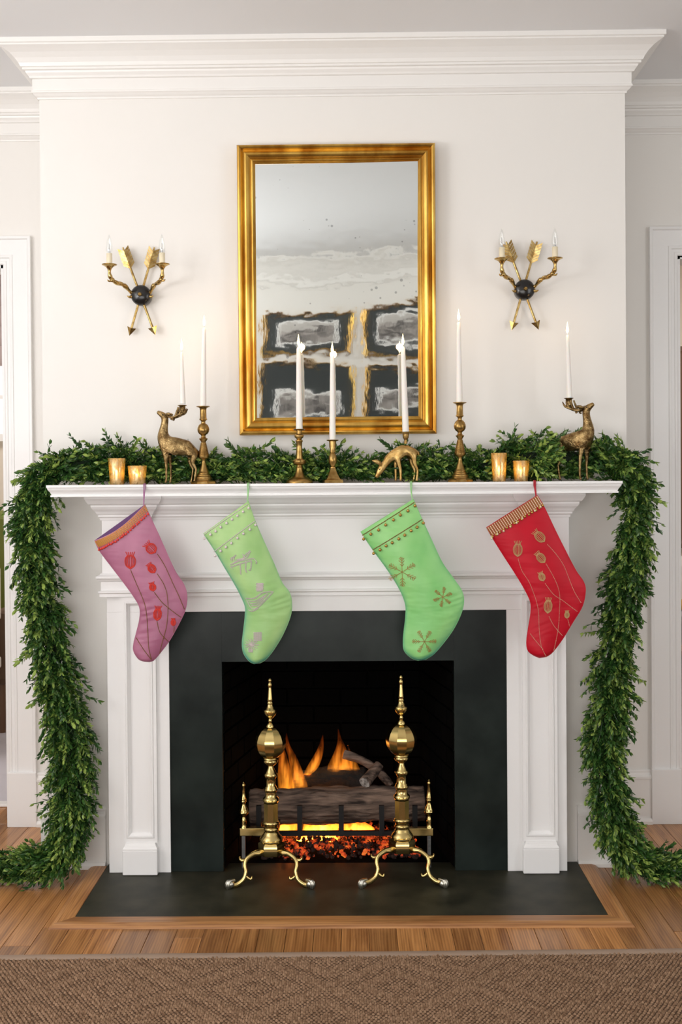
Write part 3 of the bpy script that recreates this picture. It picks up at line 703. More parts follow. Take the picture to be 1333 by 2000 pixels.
# ================================================================== SCONCES
def sconce():
    k = 1/8.33/561
    t = thing('sconce', None, 'wall sconce', (0, 0, 0))
    def Q(x, y, d): return Vector(((x-732)*k, -d, -(y-1060)*k))
    for (a, b, fl) in (((490, 420), (915, 1590), 1), ((905, 420), (560, 1590), -1)):
        dd = .022+.008*(fl > 0)
        A, B = Q(*a, dd), Q(*b, dd); d = (B-A).normalized(); side = d.cross(Vector((0, 1, 0)))
        ar = MB().tube([A+d*.012, B], .0042, 10).build('arrow_shaft', m_sconce, t)
        m1 = MB()   # barbed fletching
        L_ = .066; st = A-d*.036
        for s in (-1, 1):
            for i in range(6):
                c = st+d*(L_*(i+.2)/6); w_ = .0200
                p = [c+d*.016, c+side*s*w_, c+side*s*w_+d*.009, c+d*.026]
                up = Vector((0, -.005, 0)); lo = Vector((0, .002, 0))
                m1.add([p[0]+up, p[1]+lo*.2, p[2]+lo*.2, p[3]+up, p[0]+lo, p[1]+lo, p[2]+lo, p[3]+lo], [(0, 1, 2, 3), (4, 5, 6, 7), (0, 1, 5, 4), (1, 2, 6, 5), (2, 3, 7, 6), (3, 0, 4, 7)])
        m1.tube([st+d*.004, st+d*.098], .0032, 6)
        m1.build('fletching', m_sconce, ar)
        m2 = MB(); tip = B+d*.027; bl, br_ = B+side*.0165-d*.004, B-side*.0165-d*.004; up, dn = B+Vector((0, -.008, 0)), B+Vector((0, .006, 0))
        m2.add([tip, bl, br_, up, dn], [(0, 1, 3), (0, 3, 2), (0, 2, 4), (0, 4, 1), (1, 4, 3), (2, 3, 4)])
        m2.build('arrowhead', m_sconce, ar)
    c = Q(732, 1060, 0); r_ = 166*k
    rg = [[(c.x+r_*q*math.cos(2*math.pi*i/32), -y, c.z+r_*q*math.sin(2*math.pi*i/32)) for i in range(32)] for q, y in ((.95, .002), (1, .014), (1, .034), (.96, .042), (.8, .048), (.5, .053), (.2, .055), (.01, .056))]
    MB().rings(rg).build('black_boss', m_black, t)
    rg = [[(c.x+.0075*q*math.cos(2*math.pi*i/16), -y, c.z+.0075*q*math.sin(2*math.pi*i/16)) for i in range(16)] for q, y in ((1, .052), (1, .06), (.7, .064), (.6, .068), (.1, .071))]
    MB().rings(rg).build('boss_knob', m_sconce, t)
    for s in (-1, 1):
        X = lambda u: u*k*s
        pts = [(X(110), -.03, 5*k), (X(175), -.045, 60*k), (X(235), -.065, 130*k), (X(320), -.09, 150*k), (X(390), -.11, 190*k), (X(420), -.122, 260*k), (X(420), -.125, 360*k)]
        sp = spline(pts, 5); n = len(sp)
        m1 = MB().tube(sp, [.0065+.0015*math.sin(9*i/n*3) for i in range(n)], 10)
        for (u, v, dep, q) in ((110, 0, .03, 1), (235, 130, .065, 1), (390, 190, .11, 1)):
            m1.ball((X(u), -dep, v*k), .0085, 10, 6)
        m1.tube(spline([(X(230), -.065, 128*k), (X(280), -.07, 175*k), (X(330), -.082, 185*k)], 4), [.005, .005, .0045, .004, .0035, .003, .0025, .002, .0015], 6)
        m1.tube(spline([(X(110), -.035, -5*k), (X(170), -.045, -35*k), (X(215), -.05, -20*k)], 4), [.005, .0055, .006, .0055, .005, .004, .003, .002, .001], 6)
        m1.tube(spline([(X(390), -.11, 185*k), (X(435), -.115, 165*k), (X(460), -.118, 190*k)], 4), [.004, .004, .004, .0035, .003, .003, .0025, .002, .001], 6)
        arm = m1.build('arm', m_sconce, t)
        cx, cy, cz = X(420), -.125, 355*k
        MB().lathe([(.008, 0), (.012, .006), (.020, .011), (.0255, .013), (.0258, .015), (.022, .0155), (.012, .014), (.011, .018)], (cx, cy, cz), 24).build('drip_cup', m_sconce, arm)
        MB().lathe([(.0098, .014), (.0098, .052), (.008, .0525)], (cx, cy, cz), 20).build('candle_sleeve', m_ivory, arm)
        MB().lathe([(.0075, .0525), (.010, .058), (.0118, .067), (.0116, .076), (.0095, .090), (.006, .104), (.0025, .113), (.0005, .116)], (cx, cy, cz), 18).build('bulb', m_bulb, arm)
        MB().lathe([(.004, .0525), (.003, .066), (.0012, .07), (.001, .086)], (cx, cy, cz), 8).build('filament_stem', m_filament, arm)
    return t
s1 = sconce(); p = U(276, 577, -.03); s1.location = (p.x, 0, p.z)
tag(s1, 'brass crossed arrow sconce on the wall left of the mirror', None, 'crossed arrow sconces')
s2 = copy_tree(s1); p = U(1025, 566, -.03); s2.location = (p.x, 0, p.z)
tag(s2, 'brass crossed arrow sconce on the wall right of the mirror')

# ================================================================== MANTEL OBJECTS
IY = -.15
def candle(px0, y0, px1, y1, w0, w1, label, yy=IY):
    a, b = U(px0, y0, yy), U(px1, y1, yy); k = 1/578
    t = thing('taper_candle', label, 'candle', tuple(a), 'lit white taper candles')
    n = 10; P = [a.lerp(b, i/n) for i in range(n+1)]
    W = [(w0+(w1-w0)*(i/n)**1.2)*k/2 for i in range(n+1)]
    P += [b+Vector((0, 0, .003)), b+Vector((0, 0, .006))]; W += [w1*k*.36, w1*k*.12]
    MB().tube(P, W, 16).build('wax', m_wax, t)
    MB().tube([b+Vector((0, 0, .004)), b+Vector((.0005, 0, .013))], .0008, 5).build('wick', m_wick, t)
    MB().lathe([(.0004, .009), (.0032, .014), (.0047, .020), (.0043, .026), (.0025, .036), (.0010, .044), (.0002, .049)], tuple(b), 12).build('candle_flame', m_flame, t)
    pl = bpy.data.lights.new('candlelight', 'POINT'); pl.energy = .16; pl.color = (1, .62, .28); pl.shadow_soft_size = .012
    po = bpy.data.objects.new('candlelight', pl); C.objects.link(po); po.parent = t; po.location = b+Vector((0, -.008, .03))-a
candle(357, 789, 355, 690, 11.5, 5, 'lit taper candle in the antlers of the left stag')
candle(397, 793, 399, 643, 12.5, 7, 'tall lit taper in the left beehive candlestick')
candle(585, 838, 583.5, 681, 13, 8, 'lit taper in the round based candlestick before the mirror')
candle(650, 859, 649.5, 696, 12.5, 8, 'lit taper in the short square based candlestick')
candle(793, 843, 787.5, 680, 13, 8.5, "leaning lit taper on the grazing fawn's back")
candle(898, 786, 896.5, 632, 12.5, 7, 'tall lit taper in the right beehive candlestick')
candle(1113, 777, 1109, 657, 11, 6.5, 'lit taper in the antlers of the right stag')

TALL = [(0, 318), (62, 318), (112, 312), (126, 312), (126, 320), (108, 328), (76, 342), (64, 358), (60, 380), (62, 535), (72, 548), (74, 562), (52, 578), (40, 594), (40, 628), (62, 640), (90, 670), (108, 715), (112, 745), (104, 790), (80, 825), (48, 846), (40, 858), (42, 885), (60, 902), (82, 918), (70, 934), (50, 958), (42, 982)]
TALLB = [(42, 980), (52, 1000), (105, 1240), (104, 1262), (72, 1288), (38, 1308), (36, 1345), (44, 1392), (64, 1450), (88, 1510), (98, 1545), (112, 1552), (108, 1566), (128, 1588), (132, 1602), (128, 1612), (148, 1632), (152, 1650), (146, 1660), (166, 1690)]
def beehive(px, py, base_px, label):
    t = thing('candlestick', label, 'candlestick', (0, 0, SZ))
    p = U(px, py, IY); k = (p.z-SZ)/(1756-312)
    t.location = (p.x, IY, SZ); zz = lambda v: p.z-(v-312)*k
    c = (p.x, IY, 0); ks = 1/9.52/578
    MB().lathe([(r_*ks, zz(v)) for r_, v in TALL], c, 24).build('socket_and_knop', m_antique, t, sharp=50)
    hv = MB(); prev = TALLB[0]
    pr = []
    for i in range(1, len(TALLB)):
        a, b = TALLB[i-1], TALLB[i]
        if i == 2:
            for q in range(16):
                u = q/16; r0 = a[0]+(b[0]-a[0])*u; v0 = a[1]+(b[1]-a[1])*u; dv = (b[1]-a[1])/16
                pr += [(r0, v0), (r0+5, v0+dv*.35), (r0+4, v0+dv*.7), (r0-1, v0+dv*.95)]
        else: pr.append(a)
    pr.append(TALLB[-1])
    hv.lathe([(r_*ks, zz(v)) for r_, v in pr], c, 24); hv.build('beehive_stem', m_antique, t, sharp=60)
    bw = 232*ks
    MB().lathe([(bw*.72, zz(1688)), (bw*.95, zz(1700)), (bw, zz(1712)), (bw*1.06, zz(1722)), (bw*1.06, zz(1756))], c, 8, split=True, rot=R(22.5)).build('octagonal_base', m_antique, t)
    MB().lathe([(bw*.72, zz(1689)), (.001, zz(1688))], c, 8, rot=R(22.5)).build('base_top', m_antique, t)
    # saw-tooth collar
    m1 = MB()
    for i in range(12):
        a = 2*math.pi*i/12
        m1.tube([(c[0]+.007*math.cos(a), c[1]+.007*math.sin(a), zz(945)), (c[0]+.0145*math.cos(a), c[1]+.0145*math.sin(a), zz(912))], [.004, .0008], 5)
    m1.build('leaf_collar', m_antique, t)
beehive(397, 793.5, 0, 'tall brass beehive candlestick right beside the left stag')
beehive(898.5, 786, 0, 'tall brass beehive candlestick near the right votive glasses')
def stick(px, y_top, prof, v0, v1, label, square=None):
    p = U(px, y_top, IY); k = (p.z-SZ)/(v1-v0); ks = 1/4.443/578; c = (p.x, IY, 0); zz = lambda v: p.z-(v-v0)*k
    t = thing('candlestick', label, 'candlestick', (p.x, IY, SZ))
    MB().lathe([(r_*ks, zz(v)) for r_, v in prof], c, 24).build('stem', m_antique, t, sharp=50)
    if square:
        MB().lathe([(r_*ks*1.2, zz(v)) for r_, v in square], c, 4, split=True, rot=R(45+8)).build('square_base', m_antique, t)
        MB().lathe([(square[0][0]*ks*1.2, zz(square[0][1])), (.0005, zz(square[0][1]))], c, 4, rot=R(53)).build('base_top', m_antique, t)
    else:
        MB().lathe([(r_*ks, zz(v)) for r_, v in ((66, 490), (80, 498), (100, 506), (112, 516), (118, 524), (118, 538))], c, 32).build('round_base', m_antique, t, sharp=50)
stick(584.5, 838, [(0, 82), (22, 82), (48, 79), (52, 82), (46, 87), (24, 92), (22, 120), (36, 126), (42, 138), (38, 150), (24, 160), (20, 168), (32, 176), (32, 186), (26, 192), (25, 240), (30, 330), (44, 338), (58, 348), (58, 366), (46, 378), (24, 388), (24, 398), (30, 404), (28, 412), (36, 450), (50, 480), (68, 492)], 79, 538, 'brass candlestick with ringed column and round spreading base')
stick(650, 859, [(0, 168), (26, 168), (50, 165), (54, 168), (48, 173), (32, 178), (30, 200), (30, 225), (22, 258), (26, 266), (26, 274), (18, 280), (22, 288), (34, 310), (38, 335), (36, 360), (22, 386), (18, 396), (28, 402), (28, 410), (20, 414)], 165, 538, 'short brass candlestick with square stepped base', [(24, 408), (28, 425), (40, 455), (58, 490), (72, 508), (90, 514), (95, 520), (95, 538)])

# votives
def votive(x0, x1, yt, label, yy=-.17):
    a, b = U(x0, yt, yy), U(x1, yt, yy); r_ = (b.x-a.x)/2; X = (a.x+b.x)/2; H = a.z-SZ
    t = thing('votive_holder', label, 'votive candle', (X, yy, SZ), 'gold mercury glass votives')
    c = (X, yy, SZ)
    MB().lathe([(0, .0005), (r_*.78, .0005), (r_*.82, .004), (r_*.9, H*.5), (r_, H), (r_*.95, H+.0005), (r_*.95, H-.001), (r_*.85, H*.5), (r_*.74, .007), (0, .007)], c, 28).build('glass_cup', m_votive, t)
    MB().lathe([(0, .0075), (r_*.62, .0075), (r_*.62, .024), (r_*.55, .025), (0, .024)], c, 20).build('tealight', m_wax, t)
    MB().lathe([(.0005, .026), (.0042, .031), (.0055, .036), (.004, .042), (.001, .05), (.0002, .053)], c, 10).build('candle_flame', m_flame, t)
    pl = bpy.data.lights.new('tealight_glow', 'POINT'); pl.energy = .10; pl.color = (1, .6, .22); pl.shadow_soft_size = .006
    po = bpy.data.objects.new('tealight_glow', pl); C.objects.link(po); po.parent = t; po.location = (0, 0, .04)
votive(211.5, 245, 895.5, 'taller gold votive glass at the left end of the shelf')
votive(249.5, 287, 910, 'shorter gold votive glass next to the left stag')
votive(959.5, 991, 885, 'taller gold votive glass next to the right beehive candlestick')
votive(1002, 1034.5, 900, 'shorter gold votive glass left of the right stag')

# ---- deer: one skinned surface each, grown from a joint skeleton
def skin(joints, edges, sub=2):
    """joints {name: (x, y, z, rx[, ry])}"""
    names = list(joints); me = bpy.data.meshes.new('skin'); ix = {n: i for i, n in enumerate(names)}
    me.from_pydata([joints[n][:3] for n in names], [(ix[a], ix[b]) for a, b in edges], [])
    o = bpy.data.objects.new('skin', me); C.objects.link(o)
    o.modifiers.new('s', 'SKIN'); sm = o.modifiers.new('d', 'SUBSURF'); sm.levels = sub; sm.render_levels = sub
    for n in names:
        j = joints[n]; v = me.skin_vertices[0].data[ix[n]]; v.radius = (j[3], j[4] if len(j) > 4 else j[3]); v.use_root = (ix[n] == 0)
    o.modifiers['s'].use_smooth_shade = True
    dg = bpy.context.evaluated_depsgraph_get(); ev = o.evaluated_get(dg)
    m2 = bpy.data.meshes.new_from_object(ev); mb = MB()
    mb.add([v.co[:] for v in m2.vertices], [tuple(p.vertices) for p in m2.polygons], True)
    bpy.data.objects.remove(o); bpy.data.meshes.remove(me); bpy.data.meshes.remove(m2)
    return mb
def stag():
    k = 1/9.52/578
    def J(x, y, dy, r_, r2=None): return ((x-560)*k, dy, (1750-y)*k, r_, r2 if r2 else r_)
    j = {'chest': J(312, 1015, 0, .027, .034), 'mid': J(560, 1055, 0, .026, .033), 'loin': J(740, 1085, 0, .025, .029), 'rump': J(865, 1120, 0, .025, .027), 'tail': J(945, 1180, 0, .006), 'tail2': J(960, 1240, 0, .004),
         'n1': J(272, 885, 0, .021, .025), 'n2': J(290, 740, 0, .0135, .0155), 'n3': J(318, 610, 0, .0115, .013), 'hd': J(325, 490, 0, .0145, .0155), 'sn': J(243, 440, 0, .0092, .010), 'nz': J(172, 398, 0, .0048, .0058)}
    e = [('chest', 'mid'), ('mid', 'loin'), ('loin', 'rump'), ('rump', 'tail'), ('tail', 'tail2'), ('chest', 'n1'), ('n1', 'n2'), ('n2', 'n3'), ('n3', 'hd'), ('hd', 'sn'), ('sn', 'nz')]
    for s, sx in ((-1, -22), (1, 28)):
        q = 'lr'[s > 0]
        for nm, x, y, dy, r_ in (('fa', 350+sx, 1160, .014, .0105), ('fb', 372+sx, 1340, .017, .0062), ('fc', 375+sx, 1470, .018, .0048), ('fd', 375+sx, 1650, .019, .0038), ('fe', 355+sx, 1735, .019, .0052)):
            j[q+nm] = J(x, y, s*dy, r_)
        e += [('chest', q+'fa'), (q+'fa', q+'fb'), (q+'fb', q+'fc'), (q+'fc', q+'fd'), (q+'fd', q+'fe')]
        hx = -60 if s > 0 else 20
        for nm, x, y, dy, r_ in (('ha', 850+hx, 1230, .014, .012), ('hb', 815+hx, 1350, .016, .0075), ('hc', 885+hx, 1470, .016, .0045), ('hd', 860+hx, 1640, .016, .0038), ('he', 840+hx, 1735, .016, .0052)):
            j[q+nm] = J(x, y, s*dy, r_)
        e += [('rump', q+'ha'), (q+'ha', q+'hb'), (q+'hb', q+'hc'), (q+'hc', q+'hd'), (q+'hd', q+'he')]
    t = thing('stag_figurine', None, 'deer figurine', (0, 0, 0))
    skin(j, e).build('body', m_bronze, t)
    P = lambda x, y, dy: Vector(((x-560)*k, dy, (1750-y)*k))
    for s in (-1, 1):
        a = MB().tube(spline([P(370, 480, s*.006), P(450, 510, s*.012), P(530, 495, s*.016), P(600, 465, s*.019), P(680, 430, s*.018), P(735, 350, s*.013)], 5), [.0045]*8+[.0042]*8+[.0034]*6+[.0028, .0024, .002, .0016], 8)
        a.tube(spline([P(520, 498, s*.016), P(550, 420, s*.016), P(575, 340, s*.013), P(572, 320, s*.012)], 4), [.0036]*6+[.003]*4+[.002]*3, 7)
        a.tube(spline([P(600, 465, s*.019), P(630, 400, s*.020), P(640, 350, s*.017)], 4), [.0032]*6+[.002]*3, 7)
        a.tube(spline([P(480, 508, s*.013), P(470, 550, s*.018), P(440, 545, s*.02)], 4), [.003]*6+[.002]*3, 7)
        a.build('antler', m_bronze, t)
        MB().tube([P(345, 470, s*.010), P(385, 455, s*.020), P(425, 450, s*.027), P(450, 452, s*.030)], [.003, .0065, .005, .001], 8).build('ear', m_bronze, t)
        MB().ball(P(285, 460, s*.0115), .0022, 8, 6).build('eye', m_iron, t)
    c = P(645, 0, 0); zz = lambda v: (1750-v)*k
    MB().lathe([(0, zz(470)), (.006, zz(470)), (.0098, zz(440)), (.0106, zz(380)), (.0106, zz(300)), (.0155, zz(288)), (.0158, zz(280)), (.0095, zz(280)), (.0090, zz(300)), (0, zz(302))], (c.x, 0, 0), 20).build('candle_cup', m_bronze, t)
    return t
st = stag(); p = U(350, 944, IY)
st.location = (U(290+560/9.52, 944, IY).x, IY, SZ)
tag(st, 'bronze stag figurine facing left with head raised, taper in its antlers', None, 'stag figurines')
s2 = copy_tree(st)
s2.rotation_euler = (0, 0, R(180-33)); cupx = (645-560)/9.52/578
p = U(1113, 777, IY)
d = Vector((math.cos(R(147))*cupx, math.sin(R(147))*cupx, 0)); s2.location = (p.x-d.x, IY-.0, SZ); s2.scale = (1.035, 1.035, 1.05)
tag(s2, 'bronze stag figurine facing right with head raised, rump under the garland')
def fawn():
    k = 1/4.443/578
    def J(x, y, dy, r_, r2=None): return ((x-1100)*k, dy, (530-y)*k, r_, r2 if r2 else r_)
    j = {'sh': J(1045, 275, 0, .020, .024), 'mid': J(1110, 240, 0, .021, .024), 'rump': J(1190, 240, 0, .019, .022), 'tl': J(1232, 262, 0, .006), 'tl2': J(1238, 300, 0, .003),
         'n1': J(990, 310, 0, .015, .018), 'n2': J(945, 370, 0, .0105, .0125), 'hd': J(912, 408, 0, .0125, .0145), 'sn': J(885, 455, 0, .0085, .0095), 'nz': J(866, 488, 0, .005, .006)}
    e = [('sh', 'mid'), ('mid', 'rump'), ('rump', 'tl'), ('tl', 'tl2'), ('sh', 'n1'), ('n1', 'n2'), ('n2', 'hd'), ('hd', 'sn'), ('sn', 'nz')]
    for s, fx, hx in ((-1, 30, 8), (1, -10, -14)):
        q = 'lr'[s > 0]
        for nm, x, y, dy, r_ in (('fa', 1042+fx*.5, 335, .012, .009), ('fb', 1048+fx, 420, .012, .0058), ('fc', 1050+fx, 470, .012, .0045), ('fd', 1048+fx, 520, .012, .0055)): j[q+nm] = J(x, y, s*dy, r_)
        e += [('sh', q+'fa'), (q+'fa', q+'fb'), (q+'fb', q+'fc'), (q+'fc', q+'fd')]
        for nm, x, y, dy, r_ in (('ha', 1185+hx, 310, .012, .011), ('hb', 1192+hx, 370, .013, .0075), ('hc', 1218+hx, 425, .013, .0046), ('hd', 1214+hx, 480, .013, .0042), ('he', 1208+hx, 522, .013, .0055)): j[q+nm] = J(x, y, s*dy, r_)
        e += [('rump', q+'ha'), (q+'ha', q+'hb'), (q+'hb', q+'hc'), (q+'hc', q+'hd'), (q+'hd', q+'he')]
    t = thing('fawn_figurine', 'golden grazing fawn figurine with a candle cup on its back', 'deer figurine')
    skin(j, e).build('body', m_fawn, t)
    P = lambda x, y, dy: Vector(((x-1100)*k, dy, (530-y)*k))
    for s in (-1, 1):
        MB().tube([P(915, 385, s*.008), P(892, 358, s*.015), P(862, 345, s*.020), P(832, 338, s*.023)], [.003, .0075, .0065, .001], 8).build('ear', m_fawn, t)
        MB().ball(P(897, 415, s*.0128), .002, 8, 6).build('eye', m_iron, t)
    zz = lambda v: (530-v)*k; c = P(1127, 0, 0)
    MB().lathe([(.006, zz(195)), (.0055, zz(172)), (.004, zz(166)), (.006, zz(160)), (.010, zz(142)), (.0112, zz(120)), (.0116, zz(104)), (.0132, zz(101)), (.0132, zz(98)), (.010, zz(98)), (.009, zz(110)), (0, zz(112))], (c.x, 0, 0), 20).build('candle_cup', m_fawn, t)
    return t
fw = fawn(); fw.location = (U(540+1100/4.443, 939, IY).x, IY, SZ)

# ================================================================== STOCKINGS
YS = -.283
class Stocking:
    def __init__(s, off, zoom, right, left, tip, m, label, H=.017, sag=0, crease=(0, .5, 0), name='christmas_stocking'):
        s.off, s.zm = off, zoom
        A = [s.p(*q) for q in left]; B = [s.p(*q) for q in right]; T = s.p(*tip)
        A.append(T.lerp(A[-1], .35)+Vector((0, 0, -.001))); B.append(T.lerp(B[-1], .35)+Vector((0, 0, -.001)))
        A, B = spline(A, 9), spline(B, 9); n = len(A)
        s.t = thing(name, label, 'stocking', tuple(B[0]), 'stockings hung from the mantel shelf')
        rs = []; m_ = 24
        cu, ct_, ca_ = crease
        for i, (a, b) in enumerate(zip(A, B)):
            ring = []; tt = i/(n-1); g = min(1, .35+.65*math.sin(min(1, i/(n*.2))*math.pi/2)) if i < n*.2 else math.sqrt(max(.06, min(1, (n-1-i)/(n*.11))))
            for k in range(m_+1):
                u = .5-.5*math.cos(math.pi*k/m_); q = a.lerp(b, u); cz = ca_*math.sin(i*1.15+2.2*u+math.sin(i*.37)*1.5)*math.exp(-((u-cu)/.3)**2-((tt-ct_)/.17)**2)*math.sin(math.pi*u)**.4+.0007*math.sin(5*tt*math.pi+4*u)*math.sin(math.pi*u)
                ring.append((q.x, YS-H*g*math.sin(math.pi*u**.86)**.75-cz, q.z - sag*max(0, 1-i/22)*math.sin(math.pi*u)))
            for k in range(m_-1, 0, -1):
                u = .5-.5*math.cos(math.pi*k/m_); q = a.lerp(b, u); ring.append((q.x, YS+.006*g*math.sin(math.pi*u)**.75, q.z))
            rs.append(ring)
        mb = MB().rings(rs, cap=False)
        mb.add(rs[-1], [tuple(range(len(rs[-1])))], True)
        s.body = mb.build('stocking_body', m, s.t)
        cc = sum((Vector(q) for q in rs[1]), Vector())/len(rs[1])
        ins = [[tuple(Vector(q)) for q in rs[0]], [tuple(cc+(Vector(q)-cc)*.96) for q in rs[7]]]
        s.lining = MB().rings(ins, cap=False)
        s.lining.add(ins[1], [tuple(range(len(ins[1])))])
        bm = bmesh.new(); bm.from_mesh(s.body.data); s.bvh = BVHTree.FromBMesh(bm); bm.free()
        # piping along both side seams
        for side in (A, B):
            pass
        MB().tube([q+Vector((0, 0, 0)) + Vector((0, YS-q.y, 0)) for q in A+B[::-1]], .0011, 6).build('side_piping', m, s.t)
    def p(s, x, y): return U(s.off[0]+x/s.zm, s.off[1]+y/s.zm, YS)
    def on(s, x, y, lift=.001):
        q = s.p(x, y); h = s.bvh.ray_cast(Vector((q.x, -.6, q.z))-s.t.location, Vector((0, 1, 0)))
        yy = h[0].y+s.t.location.y if h[0] is not None else YS-.006
        return Vector((q.x, yy-lift, q.z))
    def strokes(s, mb, pts, step=9, r_=.0011, smooth=True, jit=0):
        P = spline([(x, y) for x, y in pts], 8) if smooth and len(pts) > 2 else [Vector(p) for p in pts]
        acc = 0; q0 = P[0]; mb.bead(s.on(*q0), r_)
        for a, b in zip(P, P[1:]):
            ln = (b-a).length
            if ln == 0: continue
            d = step-acc
            while d <= ln:
                c = a+(b-a)*(d/ln); mb.bead(s.on(c.x+random.uniform(-jit, jit), c.y+random.uniform(-jit, jit)), r_); d += step
            acc = ln-(d-step)
        return mb
    def tulip(s, cx, cy, h, w_, ang, m, r_=.0011, name='beaded_tulip'):
        mb = MB(); ca, sa = math.cos(R(ang)), math.sin(R(ang))
        T = lambda u, v: (cx+u*ca-v*sa, cy+u*sa+v*ca)
        for f in (1, .78, .5, .2):
            for sg in (-1, 1):
                s.strokes(mb, [T(0, h*.42), T(sg*w_*.40*f, h*.25), T(sg*w_*.5*f, 0), T(sg*w_*.44*f, -h*.16), T(sg*w_*.26*f, -h*.31)], 6.5, r_)
        for q in (-.4, -.2, 0, .2, .4): s.strokes(mb, [T(q*w_*.6, -h*.29), T(q*w_*1.05, -h*.5)], 6, r_)
        return mb.build(name, m, s.t)
    def stem(s, pts, m, step=8, r_=.0010):
        mb = MB(); s.strokes(mb, pts, step, r_); return mb.build('beaded_stem', m, s.t)
    def loop(s, x, m, w_=.0016):
        top = U(x, 938, YS); a = Vector(s.t.location)
        mb = MB()
        for dx in (-1, 1):
            mb.tube(spline([a+Vector((-.003, -.001, -.006)), Vector((top.x+dx*.0012, YS+.012, (a.z+SZ)/2)), Vector((top.x+dx*.0022, SY-.0035, SZ-.012)), Vector((top.x+dx*.002, SY-.003, SZ+.001)), Vector((top.x+dx*.001, SY+.012, SZ+.0022))], 4), w_, 6)
        mb.build('hanging_loop', m, s.t)
    def line(s, a, b, n): return [(a[0]+(b[0]-a[0])*i/(n-1), a[1]+(b[1]-a[1])*i/(n-1)) for i in range(n)]
    def cuff(s, al, ar, dl, dr, n, m1, m2, r_=.0013):
        """row of slim upright bugle beads from al..ar (top) to +dl/+dr (bottom)"""
        for which, mm in ((0, m1), (1, m2)):
            mb = MB()
            for i in range(n):
                if i % 2 != which: continue
                u = i/(n-1); sg = .0 + s.sagz*math.sin(math.pi*u)
                x0, y0 = al[0]+(ar[0]-al[0])*u, al[1]+(ar[1]-al[1])*u+sg
                dx, dy = dl[0]+(dr[0]-dl[0])*u, dl[1]+(dr[1]-dl[1])*u
                mb.tube([s.on(x0, y0+2), s.on(x0+dx*.5, y0+dy*.5), s.on(x0+dx, y0+dy)], r_, 5)
            o = mb.build('bugle_bead_band', mm, s.t, 'stuff')
    def bells(s, a, b, n, m, r_, drop=(8, 34), cord=None):
        proto = None
        if cord:
            mb = MB(); s.strokes(mb, [a, b], 8, .0019, False, 1.2); mb.build('bead_cord', cord, s.t)
        for i, (x, y) in enumerate(s.line(a, b, n)):
            y += s.sagz*math.sin(math.pi*i/(n-1))*.8; x += drop[0]+random.uniform(-4, 4); y += drop[1]+random.uniform(-5, 5)
            c = s.on(x, y, r_*.8)
            if proto is None:
                o = MB().ball((0, 0, 0), r_, 10, 7).tube([(0, 0, r_*.8), (0, 0, r_*2.2)], .0007, 5).build('bell_bead', m, None); proto = o.data
            else:
                o = bpy.data.objects.new('bell_bead', proto); C.objects.link(o)
            o.parent = s.t; o.location = c-s.t.location
    sagz = 0
Z5 = 5.264
# mauve
k1 = Stocking((170, 930), Z5, [(595, 290), (640, 390), (760, 650), (900, 960), (1000, 1120), (1030, 1240), (1010, 1380), (940, 1530), (850, 1690), (760, 1810), (690, 1890)],
              [(78, 660), (130, 770), (250, 930), (380, 1100), (480, 1240), (540, 1350), (540, 1470), (510, 1600), (480, 1720), (480, 1800), (530, 1880)], (620, 1915), m_mauve,
              'mauve silk stocking with coral beaded tulips and orange beaded cuff, leftmost', sag=.018, crease=(.12, .55, .0020))
k1.lining.build('lining', m_mauve_in, k1.t); k1.loop(280, m_mauvetrim)
k1.sagz = 52
k1.cuff((84, 668), (592, 298), (40, 62), (36, 62), 56, m_orange, m_goldbead, .00135)
k1.bells((126, 748), (628, 374), 24, m_coral, .0040, (2, 12))
for a in ((455, 870, 190, 110, 0), (665, 740, 150, 100, -45), (675, 945, 125, 75, -35), (685, 1135, 100, 65, -15), (735, 1410, 165, 80, 5), (893, 1500, 85, 45, 0)): k1.tulip(*a, m_coral, .0019)
for pts in ([(460, 965), (520, 1110), (590, 1280), (620, 1420), (635, 1600), (645, 1750), (670, 1880)], [(510, 1660), (590, 1770), (668, 1878)], [(730, 800), (800, 910), (880, 1080), (950, 1230), (1005, 1370)],
            [(730, 1000), (800, 1110), (835, 1230), (840, 1400), (820, 1560), (770, 1740), (750, 1820)], [(705, 1190), (780, 1290), (870, 1370), (970, 1450)], [(730, 1490), (760, 1600), (840, 1700)], [(900, 1550), (895, 1610)]):
    k1.stem(pts, m_brownbead, 7, .0016)
# green with silver beads
k2 = Stocking((380, 930), Z5, [(555, 255), (625, 460), (720, 680), (820, 900), (900, 1090), (980, 1200), (1003, 1320), (985, 1450), (910, 1630), (820, 1780), (740, 1880)],
              [(92, 590), (210, 770), (310, 940), (400, 1090), (470, 1220), (520, 1340), (520, 1440), (505, 1580), (490, 1720), (505, 1820), (560, 1900)], (640, 1940), m_green_a,
              'pale green silk stocking with silver beaded reindeer and sleigh', H=.024, sag=.002, crease=(.9, .45, .0016))
k2.lining.build('lining', m_green_a, k2.t); k2.loop(484, m_greentrim)
k2.bells((100, 600), (548, 290), 9, m_silverbead, .0044, (10, 38), m_silverbead); k2.bells((205, 775), (622, 462), 8, m_silverbead, .0044, (8, 40), m_silverbead)
def motif(s, name, strokes, m, r_=.0014, step=7):
    mb = MB()
    for q in strokes:
        s.strokes(mb, q, step, r_, True)
        if m is m_silverbead: s.strokes(mb, [(x+7, y+6) for x, y in q], step, r_, True)
    return mb.build(name, m, s.t)
